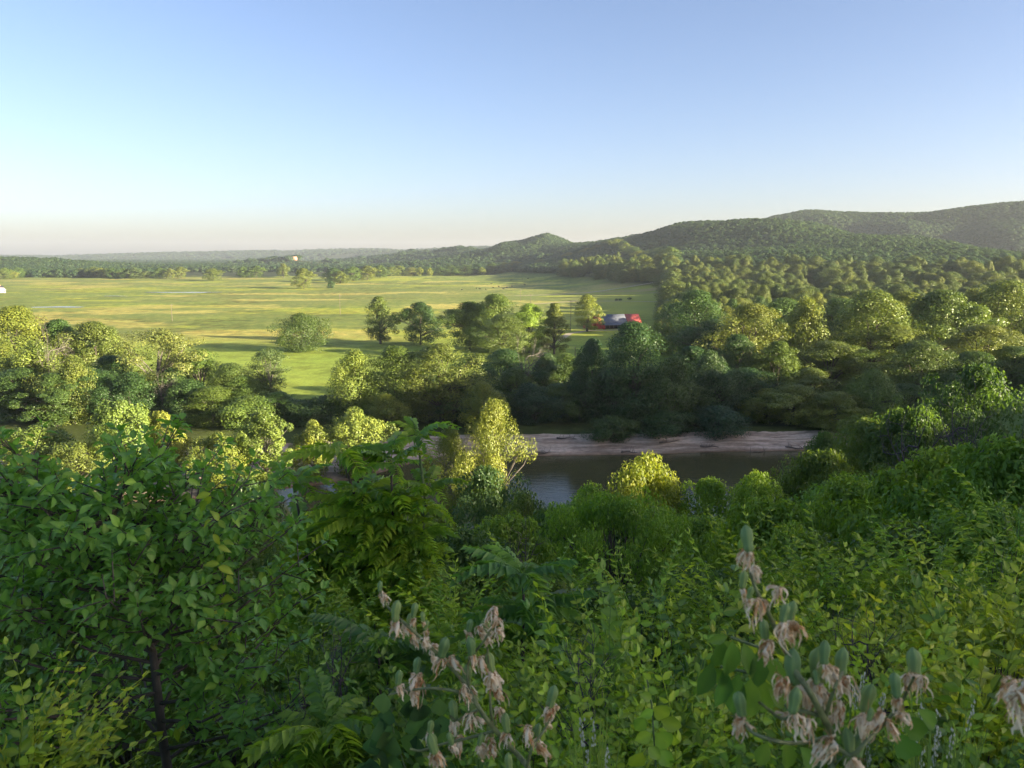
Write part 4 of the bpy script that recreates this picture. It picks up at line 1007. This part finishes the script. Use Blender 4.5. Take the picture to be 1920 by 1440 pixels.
def ribbon(mb, path, wid, side, tint):
    p = np.asarray(path); K = len(p); tg = norm(np.gradient(p, axis=0)); s_ = norm(np.cross(tg, side)); up_ = np.cross(s_, tg)
    wv = wid * np.sin(np.linspace(0.25, 2.95, K)) ** 0.8
    v = np.stack([p - s_ * wv[:, None], p + up_ * wv[:, None] * 0.55, p + s_ * wv[:, None]], 1).reshape(-1, 3)
    i = np.arange(K - 1) * 3
    q = np.concatenate([np.stack([i, i + 1, i + 4, i + 3], -1), np.stack([i + 1, i + 2, i + 5, i + 4], -1)])
    mb.add(v, q=q, tint=tint)
def dry_mesh(seed):
    g = np.random.default_rng(seed); mb = MB()
    for k in range(12):
        th = k * 0.55 + g.uniform(-0.3, 0.3); K = 9; t = np.linspace(0, 1, K)
        rad = g.uniform(0.12, 0.34) * np.sin(t * g.uniform(1.6, 2.9)); a = th + g.uniform(-1.2, 1.2) * t
        z = -t * g.uniform(0.5, 1.15) + 0.18 * np.sin(t * 3.0) * g.uniform(-0.2, 1.0)
        p = np.c_[rad * np.cos(a), rad * np.sin(a), z] + np.cumsum(g.normal(size=(K, 3)) * 0.045, axis=0)
        tn = np.clip(np.repeat(g.uniform(0.45, 1.3) + 0.3 * np.sin(t * 7 + k), 3) + np.tile([0, -0.25, 0], K), 0, 1)
        ribbon(mb, p, g.uniform(0.035, 0.11), np.array([math.cos(th), math.sin(th), 0.2]), tn)
    for k in range(4):
        d = norm(g.normal(size=3) + np.array([0, 0, -0.4])); p = np.cumsum(np.r_[[np.zeros(3)], d[None] * 0.12 + g.normal(size=(4, 3)) * 0.04], axis=0)
        mb.tube(p, 0.012, 4, tint=0.2)
    return mb.mesh('dried_flower', DRY_M)
DRY = [dry_mesh(20 + i) for i in range(12)]
STALK_M = plain_mat('stalk', (0.17, 0.20, 0.085), 0.6, 0.3, 60.0, 0.35, 0.2)
def seed_stalk(label, Y, pods, drys, stems, fac, ox, oy, seed, pod_len_scale=1.0):
    g = np.random.default_rng(seed)
    conv = lambda X, Yp: (ox + fac * X, oy + fac * Yp)
    bx, by = conv(*stems[0][0]); base = at_y(bx, by, Y); gz_ = hgt(base[0], Y)
    t = thing('seed_stalk', label, 'seed stalk', (base[0], Y, gz_))
    o0 = np.array([base[0], Y, gz_]); sb = MB()
    for si, st in enumerate(stems):
        pp = []
        for k, (X, Yp) in enumerate(st): pp.append(at_y(*conv(X, Yp), Y + (0.03 * math.sin(k * 1.7 + si) if k else 0)) - o0)
        pp = np.array(pp)
        # resample smoothly
        s_ = np.linspace(0, len(pp) - 1, 4 * len(pp)); ps = np.stack([np.interp(s_, np.arange(len(pp)), pp[:, c]) for c in range(3)], -1)
        for _ in range(3): ps[1:-1] = (ps[:-2] + ps[1:-1] * 2 + ps[2:]) / 4
        if si == 0: ps = np.r_[[[0.02, 0.0, -0.1], [0.01, 0, (ps[0, 2]) * 0.5]], ps]
        sb.tube(ps, np.linspace(0.0062 if si == 0 else 0.0035, 0.0020, len(ps)), 7)
    link('stem', sb.mesh('stem', STALK_M, smooth=True), t)
    up_v = np.array([0, 0.10, 1.0])
    for (X, Yp, ln) in pods:
        px, py = conv(X, Yp); L = ln * fac * m_per_px(px, py, Y) * 1.08 * pod_len_scale
        yy = Y + g.uniform(-0.045, 0.045); c = at_y(px, py, yy) - o0
        d = norm(up_v + g.normal(size=3) * 0.14)
        o = link('pod', PODS[g.integers(3)], t, c - d * L * 0.5)
        e_ = dir_quat(d); o.rotation_euler = e_; o.rotation_mode = 'XYZ'
        from mathutils import Vector
        o.rotation_euler = Vector(d.tolist()).to_track_quat('Z', 'Y').to_euler(); o.scale = (L * 1.12, L * 1.12, L)
        f = link('dried_flower', DRY[g.integers(12)], t, c - d * L * 0.42); s_ = L * g.uniform(0.65, 0.9) if ln > 60 else L
        f.rotation_euler = (g.uniform(-0.4, 0.4), g.uniform(-0.4, 0.4), g.random() * 6.28); f.scale = (s_, s_, s_)
    for (X, Yp, ln) in drys:
        px, py = conv(X, Yp - ln * 0.45); L = ln * fac * m_per_px(px, py, Y)
        c = at_y(px, py, Y + g.uniform(-0.03, 0.03)) - o0
        f = link('dried_flower', DRY[g.integers(12)], t, c); f.rotation_euler = (g.uniform(-0.5, 0.5), g.uniform(-0.5, 0.5), g.random() * 6.28); f.scale = (L * 1.0, L * 1.0, L * 1.05)
    lb_ = MB()                        # the narrow leaves at the foot of the stalk
    for k in range(22):
        th = k * 2.4; r_ = g.uniform(0.25, 0.42); tt = np.linspace(0, 1, 6)
        p = np.c_[np.cos(th) * r_ * tt, np.sin(th) * r_ * tt, 0.02 + r_ * (0.8 * tt - 0.75 * tt ** 2)]
        ribbon(lb_, p, 0.014, np.array([-math.sin(th), math.cos(th), 0.01]) * 0 + np.array([0, 0, 1.0]), 0.5)
    link('leaf_rosette', lb_.mesh('leaf_rosette', NEARLEAF), t, kind='stuff', color=(0.10, 0.17, 0.08))
    return t
pods1 = [(130, 115, 80), (248, 295, 150), (375, 290, 110), (355, 390, 150), (440, 335, 70), (462, 400, 80), (590, 560, 170), (400, 690, 120), (265, 780, 110), (780, 400, 100), (895, 415, 150), (785, 550, 150), (930, 670, 150), (760, 770, 160), (805, 980, 180), (660, 1020, 150), (495, 1140, 100), (510, 1260, 150), (640, 1225, 100), (930, 1165, 110), (1050, 1110, 140), (860, 1230, 90), (1380, 920, 160), (1285, 1170, 110), (1345, 1075, 90), (1070, 1390, 120)]
dry1 = [(150, 210, 90), (970, 330, 130), (990, 400, 120), (980, 490, 140), (850, 470, 120), (860, 690, 130), (410, 850, 150), (500, 600, 120), (640, 690, 130), (930, 820, 150), (960, 910, 140), (730, 900, 140), (1000, 1060, 130), (870, 1340, 150), (720, 1270, 130), (1280, 1330, 150), (1200, 1200, 140), (1400, 1040, 130), (525, 1370, 130), (380, 960, 120), (300, 440, 120), (450, 540, 110), (940, 1330, 140), (790, 1090, 120), (240, 430, 90)]
stems1 = [[(1210, 1440), (1130, 1340), (960, 1160), (850, 1010), (770, 850), (640, 700), (480, 540), (300, 380), (170, 260), (130, 150)], [(770, 850), (760, 660), (900, 500), (980, 330)], [(820, 930), (700, 880), (480, 850), (260, 890), (190, 905)], [(1200, 1430), (1230, 1290), (1340, 1150), (1390, 980)], [(960, 1160), (930, 1000), (930, 760), (910, 560)], [(960, 1170), (740, 1230), (560, 1270), (420, 1320), (345, 1300)], [(850, 1010), (680, 1100), (640, 1060)]]
seed_stalk('branched seed stalk with green pods and dried flowers, left of the two near ones', 1.45, pods1, dry1, stems1, 0.257, 680, 1070, 701)
pods2 = [(215, 150, 140), (190, 380, 100), (230, 455, 70), (425, 570, 100), (465, 560, 120), (310, 660, 110), (478, 870, 200), (615, 860, 200), (650, 790, 130), (750, 845, 160), (480, 1060, 140), (175, 1080, 150), (895, 1050, 170), (1048, 975, 130), (1148, 850, 165), (600, 930, 80), (905, 1140, 70), (780, 1300, 150), (845, 1320, 150)]
dry2 = [(215, 260, 110), (260, 350, 110), (270, 550, 140), (390, 480, 130), (400, 690, 130), (480, 680, 130), (325, 790, 130), (690, 930, 130), (760, 1000, 140), (410, 990, 130), (590, 1010, 120), (640, 1050, 120), (740, 1130, 130), (700, 1190, 120), (185, 1230, 130), (560, 1220, 120), (960, 1180, 130), (880, 1200, 140), (1080, 1180, 120), (1120, 960, 110), (1190, 970, 110), (690, 1350, 150), (420, 1180, 110), (640, 1370, 130), (1010, 1230, 120)]
stems2 = [[(690, 1440), (695, 1250), (640, 1150), (560, 1000), (470, 880), (400, 720), (330, 560), (240, 400), (215, 230)], [(690, 1260), (550, 1300), (400, 1300), (220, 1240), (180, 1140)], [(695, 1300), (800, 1390), (880, 1290), (990, 1190), (1090, 1060), (1150, 930)], [(650, 1160), (700, 1000), (750, 900)], [(640, 1150), (500, 1110), (420, 1180), (280, 1070)], [(640, 1140), (610, 1000), (615, 930)]]
seed_stalk('tall branched seed stalk with fat green pods at the lower right, nearest of all', 1.0, pods2, dry2, stems2, 0.3333, 1330, 960, 702)
pods3 = [(1955, 1345, 40)]
dry3 = [(1897, 1300, 55), (1908, 1330, 60), (1925, 1300, 50), (1922, 1350, 50)]
seed_stalk('pale dried flowers of a seed stalk cut off by the right picture edge', 0.9, pods3, dry3, [[(1985, 1440), (1950, 1380), (1915, 1300)]], 1.0, 0, 0, 703)

# --- long-leafleted compound leaf beside the tall stalk, vine, tufts
def leaflet_plant(label, Y, leaves, base_px, color, name, cat, T=T_LEAF, asp=0.45):
    base = at_y(*base_px, Y); gz_ = hgt(base[0], Y); t = thing(name, label, cat, (base[0], Y, gz_)); o0 = np.array([base[0], Y, gz_])
    g = np.random.default_rng(int(base_px[0])); sb = MB()
    lm = MB(); bake(lm, T, np.zeros((1, 3)), np.array([[0, 1.0, 0]]), np.array([[0, 0, 1.0]]), 1.0, asp, 0.5); lme = lm.mesh('leaf', NEARLEAF)
    for stem, lv in leaves:
        pp = np.array([at_y(a_, b_, Y + 0.02 * i) - o0 for i, (a_, b_) in enumerate(stem)])
        sb.tube(np.r_[[[0.0, 0.0, -0.05]], pp] if len(stem) > 1 else pp, 0.003, 5)
        for (a0, b0, a1, b1) in lv:
            yy = Y + g.uniform(-0.04, 0.04); p0 = at_y(a0, b0, yy) - o0; p1 = at_y(a1, b1, yy + g.uniform(-0.02, 0.03)) - o0; d = p1 - p0
            o = link('leaf', lme, t, p0, color=np.array(color) * g.uniform(0.8, 1.25)); L = np.linalg.norm(d)
            o.rotation_euler = dir_quat(d, (g.uniform(-0.5, 0.5), -1.0, g.uniform(0.1, 0.6))); o.scale = (L, L, L)
    link('stem', sb.mesh('stem', GREENSTEM), t)
leaflet_plant('near compound leaf with drooping oval leaflets left of the tall seed stalk', 1.25, [
    ([(1560, 1440), (1470, 1320), (1420, 1265), (1350, 1250)], [(1335, 1240, 1310, 1310), (1355, 1255, 1345, 1335), (1385, 1262, 1372, 1345), (1412, 1268, 1400, 1355), (1350, 1196, 1390, 1250), (1330, 1250, 1372, 1282), (1425, 1270, 1440, 1345), (1440, 1290, 1475, 1330), (1400, 1255, 1445, 1245)]),
    ([(1560, 1440), (1480, 1300), (1440, 1220), (1370, 1195)], [(1352, 1198, 1342, 1258), (1372, 1200, 1362, 1275), (1395, 1205, 1412, 1275), (1418, 1222, 1424, 1295), (1365, 1192, 1325, 1205), (1440, 1230, 1470, 1300)]),
    ([(1560, 1440), (1600, 1400)], [(1440, 1390, 1420, 1440), (1470, 1390, 1480, 1450), (1500, 1400, 1530, 1450), (1690, 1340, 1740, 1390), (1720, 1330, 1760, 1370), (1680, 1370, 1720, 1430)]),
], (1560, 1440), (0.105, 0.20, 0.055), 'compound_leaf_plant', 'plant')
g = np.random.default_rng(88)
vl = []
for k in range(34):
    a_, b_ = g.uniform(690, 840), g.uniform(1290, 1430); vl.append((a_, b_, a_ + g.uniform(-18, 18), b_ + g.uniform(30, 48)))
leaflet_plant('dark round-leaved vine in the hollow left of the left seed stalk', 2.6, [([(760, 1440), (740, 1380), (720, 1300)], vl)], (760, 1440), (0.065, 0.135, 0.060), 'vine', 'vine', asp=0.95)
vl = [(1222, 1272, 1205, 1262), (1215, 1290, 1235, 1300), (1222, 1310, 1200, 1300), (1225, 1325, 1258, 1345), (1225, 1330, 1200, 1345), (1228, 1375, 1262, 1400), (1222, 1375, 1190, 1390), (1215, 1400, 1240, 1425), (1240, 1350, 1280, 1365), (1205, 1410, 1180, 1440), (1235, 1405, 1262, 1440), (1210, 1345, 1190, 1372)]
leaflet_plant('upright bright yellow-green seedling at the bottom between the stalks', 2.2, [([(1230, 1440), (1226, 1380), (1222, 1320), (1212, 1268)], vl)], (1230, 1440), (0.20, 0.32, 0.05), 'seedling', 'plant', asp=0.75)
SEED_M = plain_mat('grass_seed', (0.42, 0.46, 0.34), 0.8, 0.2, 80, 0.3)
def grass_tuft(px, top, Y, wpx, label, seed):
    g = np.random.default_rng(seed); p = at_y(px, top, Y); z = hgt(p[0], Y); H = p[2] - z; W = wpx * m_per_px(px, top, Y)
    t = thing('grass_tuft', label, 'grass', (p[0], Y, z)); bb = MB(); sb = MB()
    for k in range(46):
        a = g.uniform(0, 6.28); r_ = g.uniform(0.1, 0.5) * W; h = H * g.uniform(0.6, 1.0); tt = np.linspace(0, 1, 6)
        pth = np.c_[r_ * np.cos(a) * tt ** 1.6, r_ * np.sin(a) * tt ** 1.6, h * tt]
        if k % 3: ribbon(bb, pth, 0.0045, np.array([0, 1.0, 0.1]), g.uniform(0.3, 0.8))
        else:
            bb.tube(pth, 0.0012, 4)
            e_ = pth[-1]; d = norm(pth[-1] - pth[-2])
            for q in range(16):
                c = e_ - d * 0.09 * q / 16 + g.normal(size=3) * 0.0035
                sb.add(np.array([[0, 0, 0], [0.0032, 0.001, 0.005], [0, 0.003, 0.012], [-0.0032, 0.001, 0.005]]) + c, q=[[0, 1, 2, 3]])
    link('blades', bb.mesh('blades', NEARLEAF), t, kind='stuff', color=(0.16, 0.24, 0.08)); link('seed_heads', sb.mesh('seed_heads', SEED_M), t, kind='stuff')
grass_tuft(1775, 1310, 1.9, 150, 'pale flowering grass tuft right of the tall seed stalk', 1)
grass_tuft(1120, 1330, 2.1, 130, 'pale flowering grass tuft between the two seed stalks', 2)
grass_tuft(1620, 1250, 2.4, 100, 'thin pale grass tuft behind the fat pods', 3)

# ------------------------------------------------------------------ barn, poles, houses, cattle
RED = plain_mat('red_barn_paint', (0.55, 0.085, 0.07), 0.75, 0.2, 1.5, 0.25)
REDROOF = plain_mat('red_roof_sheet', (0.62, 0.13, 0.10), 0.5, 0.4, 0.8, 0.2)
GREYROOF = plain_mat('galvanised_roof', (0.15, 0.165, 0.20), 0.7, 0.2, 0.7, 0.15)
WHITE = plain_mat('white_wall', (0.42, 0.40, 0.38), 0.7, 0.3, 1.0, 0.06)
WOODP = plain_mat('weathered_wood', (0.16, 0.13, 0.10), 0.9, 0.2, 3.0, 0.3)
SLATE = plain_mat('house_roof', (0.20, 0.17, 0.16), 0.8, 0.2, 2.0, 0.2)
TERRA = plain_mat('terracotta_wall', (0.55, 0.30, 0.20), 0.8, 0.2, 2.0, 0.15)
GLASS, n, b = new_mat('window_glass'); b.inputs['Base Color'].default_value = (0.03, 0.035, 0.04, 1); b.inputs['Roughness'].default_value = 0.1
def gable_prism(L, D, eave, ridge, x0=0.0):
    """solid walls under a gable roof; ridge along x"""
    v = np.array([[sx * L / 2 + x0, sy * D / 2, z] for sx in (-1, 1) for (sy, z) in ((-1, 0), (-1, eave), (0, ridge), (1, eave), (1, 0))], float)
    return v, [[0, 1, 6, 5], [3, 4, 9, 8]], [[0, 2, 1], [0, 4, 3], [0, 3, 2], [5, 6, 7], [5, 7, 8], [5, 8, 9]]
def roof_slope(L, D, eave, ridge, x0, side, thick=0.12, over=0.5):
    s = (ridge - eave) / (D / 2); y1 = side * (D / 2 + over); z1 = eave - s * over
    a = np.array([[-L / 2, 0, ridge + 0.05], [L / 2, 0, ridge + 0.05], [L / 2, y1, z1 + 0.05], [-L / 2, y1, z1 + 0.05]]) + [x0, 0, 0]
    b_ = a + [0, 0, thick]; v = np.r_[a, b_]
    return v, [[0, 1, 2, 3], [7, 6, 5, 4], [0, 4, 5, 1], [1, 5, 6, 2], [2, 6, 7, 3], [3, 7, 4, 0]]
bp0 = at_z(1152, 615, 0.3)
bt = thing('barn', 'long red barn with grey metal roof and open front shed on the meadow', 'barn', (bp0[0], bp0[1], hgt(bp0[0], bp0[1])), R(15), None, (1.15, 1.1, 1.1))
mb = MB(); v, q, t_ = gable_prism(23, 9, 3.4, 7.6); mb.add(v, q=q, t=t_); link('wall', mb.mesh('wall', RED), bt)
for nm, L, x0, side, mat in [('roof', 14.5, -1.6, -1, GREYROOF), ('roof', 8.2, 9.9, -1, REDROOF), ('roof', 3.4, -10.7, -1, REDROOF), ('roof', 24.6, 0.1, 1, REDROOF)]:
    v, q = roof_slope(L - 0.04, 9, 3.4, 7.6, x0, side); mb = MB(); mb.add(v, q=q); link(nm, mb.mesh('roof', mat), bt, label=None)
# lean-to along the front, open below
v = np.array([[-8.8, -5.1, 3.15], [5.6, -5.1, 3.15], [5.6, -9.0, 2.3], [-8.8, -9.0, 2.3]]); v = np.r_[v, v + [0, 0, 0.12]]
mb = MB(); mb.add(v, q=[[0, 1, 2, 3], [7, 6, 5, 4], [0, 4, 5, 1], [1, 5, 6, 2], [2, 6, 7, 3], [3, 7, 4, 0]]); link('shed_roof', mb.mesh('shed_roof', GREYROOF), bt)
POSTM = MB().box((0, 0, 1.1), (0.22, 0.22, 2.3)).mesh('post', WOODP)
for k in range(7): link('post', POSTM, bt, (-8.5 + k * 2.3, -8.8, 0))
link('shade_panel', MB().box((-1.6, -4.62, 1.4), (14.3, 0.2, 2.8)).mesh('shade_panel', plain_mat('shed_shade', (0.05, 0.035, 0.03), 0.9)), bt)  # near-black panel standing in for the shade inside the open shed
link('end_wall', MB().box((-8.85, -6.8, 1.15), (0.15, 3.6, 2.3)).mesh('end_wall', RED), bt)
link('door_opening', MB().box((-11.53, -1.0, 1.4), (0.12, 2.6, 2.8)).mesh('door_opening', plain_mat('doorway_shade', (0.03, 0.025, 0.025), 0.9)), bt)  # near-black slab painted as the shade inside the door opening
link('annex', MB().add(*(lambda r_: (r_[0] * [1, 1, 1] + [-14.1, 1.0, 0], r_[1], r_[2]))(gable_prism(5.0, 6.5, 2.4, 4.0))).mesh('annex', RED), bt)
for side in (-1, 1):
    v, q = roof_slope(5.2, 6.5, 2.4, 4.0, -14.2, side, over=0.3); mb = MB(); mb.add(v + [0, 1.0, 0], q=q); link('annex_roof', mb.mesh('annex_roof', REDROOF), bt)

PM = MB(); PM.tube([(0, 0, -0.5), (0, 0, 6), (0, 0, 13)], [0.19, 0.16, 0.12], 8); POLE = PM.mesh('pole', WOODP)
XM = MB().box((0, -0.15, 12.3), (2.6, 0.14, 0.16)).mesh('crossarm', WOODP)
IM = MB().tube([(0, 0, 0), (0, 0, 0.25)], [0.06, 0.05], 6).mesh('insulator', WHITE)
def pole_(px, top, base, label, hmul=1.0):
    b_ = at_z(px, base, 0.2); p = at_y(px, top, b_[1]); z = hgt(b_[0], b_[1]); k = (p[2] - z) / 13.0
    t = thing('utility_pole', label, 'utility pole', (b_[0], b_[1], z), R(20), 'utility poles across the meadow', (1, 1, k))
    link('pole', POLE, t); ca = link('crossarm', XM, t)
    for xx in (-1.2, 0, 1.2): link('insulator', IM, ca, (xx, -0.15, 12.38))
pole_(1070, 563, 622, 'utility pole between the pine and the barn tree, nearest of the poles')
pole_(323, 570, 602, 'utility pole on the golf meadow at left')
pole_(638, 552, 590, 'utility pole above the lone dome-shaped oak')
pole_(976, 543, 566, 'utility pole above the big clump, left of two')
pole_(995, 551, 570, 'utility pole above the big clump, right of two')
pole_(1078, 650, 692, 'thin pole in front of the barn tree, down the lane')

def house(px, base, Y, L, D, eave, ridge, rz, wall, roof, name, label, nwin=3):
    p = at_y(px, base, Y); z = hgt(p[0], Y)
    t = thing(name, label, 'house', (p[0], Y, z), rz); v, q, t_ = gable_prism(L, D, eave, ridge); mb = MB(); mb.add(v, q=q, t=t_); link('wall', mb.mesh('wall', wall), t)
    for side in (-1, 1):
        v, q = roof_slope(L + 0.6, D, eave, ridge, 0, side); mb = MB(); mb.add(v, q=q); ro = link('roof', mb.mesh('roof', roof), t)
    wm_ = MB().box((0, 0, 0), (1.2, 0.1, 1.5)).mesh('window', GLASS)
    for k in range(nwin): link('window', wm_, t, (-L / 2 + (k + 0.5) * L / nwin, -D / 2 - 0.06, eave * 0.55))
    link('chimney', MB().box((L * 0.3, 0.4, ridge + 0.5), (0.8, 0.8, 1.8)).mesh('chimney', TERRA), ro)
    return t
house(-4, 548, 940, 14, 9, 4.0, 8.5, R(75), WHITE, WHITE, 'white_farmhouse', 'white gabled house cut by the left picture edge, on the golf meadow')
house(548, 487, 2895, 34, 14, 8, 13, R(-12), TERRA, TERRA, 'manor_house', 'large reddish house in the far woods under the horizon', 6)
house(1078, 460, 2330, 14, 9, 6, 10, R(10), WHITE, WHITE, 'hill_house', 'small white house on the saddle right of the cone-shaped hill', 3)
house(1128, 452, 2140, 18, 9, 7, 11, R(-10), WHITE, WHITE, 'hill_house', 'white house on the ridge, left of the close pair', 3)
house(1142, 451, 2130, 11, 8, 6, 10, R(15), WHITE, WHITE, 'hill_house', 'white house on the ridge, right of the close pair', 3)

cm_ = MB()
cm_.tube([(-1.05, 0, 1.05), (-0.8, 0, 1.0), (0, 0, 0.95), (0.7, 0, 1.02), (1.0, 0, 1.15), (1.3, 0, 1.35), (1.6, 0, 1.15), (1.78, 0, 1.0)], [0.12, 0.36, 0.40, 0.36, 0.25, 0.2, 0.17, 0.08], 8)
for lx, ly in ((-0.75, 0.2), (-0.75, -0.2), (0.65, 0.2), (0.65, -0.2)): cm_.tube([(lx, ly, 0.85), (lx - 0.03, ly, 0.45), (lx, ly, 0)], [0.15, 0.08, 0.07], 6)
cm_.tube([(-1.08, 0, 1.15), (-1.16, 0, 0.6)], [0.03, 0.04], 4)
COW = cm_.mesh('cow', plain_mat('black_hide', (0.025, 0.02, 0.018), 0.7))
g = np.random.default_rng(5)
cows = [(866, 546), (893, 542), (900, 544), (911, 545), (921, 535), (935, 539), (944, 544), (958, 531), (960, 539), (979, 529), (984, 537), (990, 530), (950, 541), (925, 541)]
for i, (px, py) in enumerate(sorted(cows)):
    p = at_z(px, py, 0.3); o = link('cow', COW, None, (p[0], p[1], hgt(p[0], p[1]))); o.rotation_euler[2] = g.random() * 6.28; o.scale = (1.25, 1.25, 1.25)
    tag(o, f'tiny black cow grazing on the far meadow, {ORD[i]} of the herd from the left', 'cow', 'cattle on the far meadow')
for px, py, w_, lb in [(1156, 567, 7, 'small dark clipped bush on the green beyond the barn, left of three'), (1163, 567, 7, 'small dark clipped bush on the green beyond the barn, middle of three'), (1181, 566, 9, 'small dark clipped bush on the green beyond the barn, right of three')]:
    tree_on('bank', px, py - 7, py, w_, DARK, lb, name='small_bush', cat='bush')

# driftwood on the pale bank and the farm tracks
g = np.random.default_rng(15)
for i, (px, py, L) in enumerate(sorted([(1062, 836, 5.0), (1180, 846, 4.0), (1255, 836, 6.0), (1330, 838, 4.5), (1425, 842, 7.0), (1492, 838, 5.0), (1020, 848, 3.5)])):
    p = at_z(px, py, -2.2); z = hgt(p[0], p[1]); mb = MB(); a = g.uniform(-0.5, 0.5)
    t_ = np.linspace(-0.5, 0.5, 7); pth = np.c_[L * t_ * math.cos(a), L * t_ * math.sin(a), 0.18 + 0.25 * np.sin(t_ * 4 + i) ** 2]
    mb.tube(pth, np.linspace(0.22, 0.07, 7), 7)
    for k in range(5):
        b0 = pth[g.integers(1, 6)]; d = norm(np.array([g.normal(), g.normal() * 0.5, abs(g.normal()) + 0.4])); mb.tube([b0, b0 + d * 0.5 + g.normal(size=3) * 0.08, b0 + d * g.uniform(0.9, 1.7)], [0.07, 0.05, 0.02], 5)
    tag(link('driftwood_log', mb.mesh('driftwood_log', WOODP), None, (p[0], p[1], z)), f'dark driftwood log on the pale far bank, {ORD[i]} from the left', 'driftwood', 'driftwood on the bank')
TRACK = plain_mat('track', (0.42, 0.36, 0.24), 0.95, 0.1, 0.3, 0.2)
def track(pts, wid):
    q = np.array([at_z(px, py, 0.2)[:2] for px, py in pts]); s_ = np.linspace(0, len(q) - 1, 60)
    c = np.stack([np.interp(s_, np.arange(len(q)), q[:, k]) for k in (0, 1)], -1); d = norm(np.gradient(c, axis=0)); nn = np.c_[-d[:, 1], d[:, 0]]
    l_, r_ = c + nn * wid / 2, c - nn * wid / 2; z = np.maximum(height(l_[:, 0], l_[:, 1]), height(r_[:, 0], r_[:, 1])) + 0.08
    v = np.r_[np.c_[l_, z], np.c_[r_, z]]; i_ = np.arange(59)
    link('farm_track', mesh_np('farm_track', v, np.stack([i_, i_ + 60, i_ + 61, i_ + 1], -1), TRACK), kind='structure')
track([(1045, 640), (1068, 626), (1105, 621), (1150, 620), (1190, 618)], 4.0)
track([(1000, 572), (1080, 567), (1160, 568), (1240, 570)], 5.0)
track([(940, 556), (1050, 553), (1150, 550), (1250, 549)], 7.0)

# ponds of the golf meadow
g = np.random.default_rng(9)
for px, py, L, D, lb in [(345, 549, 85, 26, 0), (110, 576, 46, 16, 0), (215, 556, 26, 8, 0)]:
    p = at_z(px, py, 0.3); th = np.linspace(0, 2 * math.pi, 40, endpoint=False); rr = 1 + 0.15 * np.sin(3 * th + px) + 0.1 * np.sin(5 * th)
    x = p[0] + L / 2 * rr * np.cos(th); y = p[1] + D / 2 * rr * np.sin(th); zl = float(height(x, y).max()) + 0.12
    v = np.r_[np.c_[x, y, np.full(40, zl)], [[p[0], p[1], zl]]]
    link('pond', mesh_np('pond', v, np.array([[i, (i + 1) % 40, 40] for i in range(40)]), wm), kind='structure')

# ------------------------------------------------------------------ evening haze
hm = bpy.data.materials.new('haze'); hm.use_nodes = True; n = hm.node_tree; n.nodes.remove(n.nodes['Principled BSDF'])
pv = n.nodes.new('ShaderNodeVolumePrincipled'); pv.inputs['Color'].default_value = (0.80, 0.88, 1.0, 1); pv.inputs['Density'].default_value = 5.5e-5; pv.inputs['Anisotropy'].default_value = 0.2
n.links.new(pv.outputs[0], n.nodes['Material Output'].inputs['Volume'])
ztop = float(GZ.max()) + 40
hb = MB().box((0, 4450, (ztop - 8) / 2), (18400, 10400, ztop + 8))
link('haze', hb.mesh('haze', hm), kind='stuff')
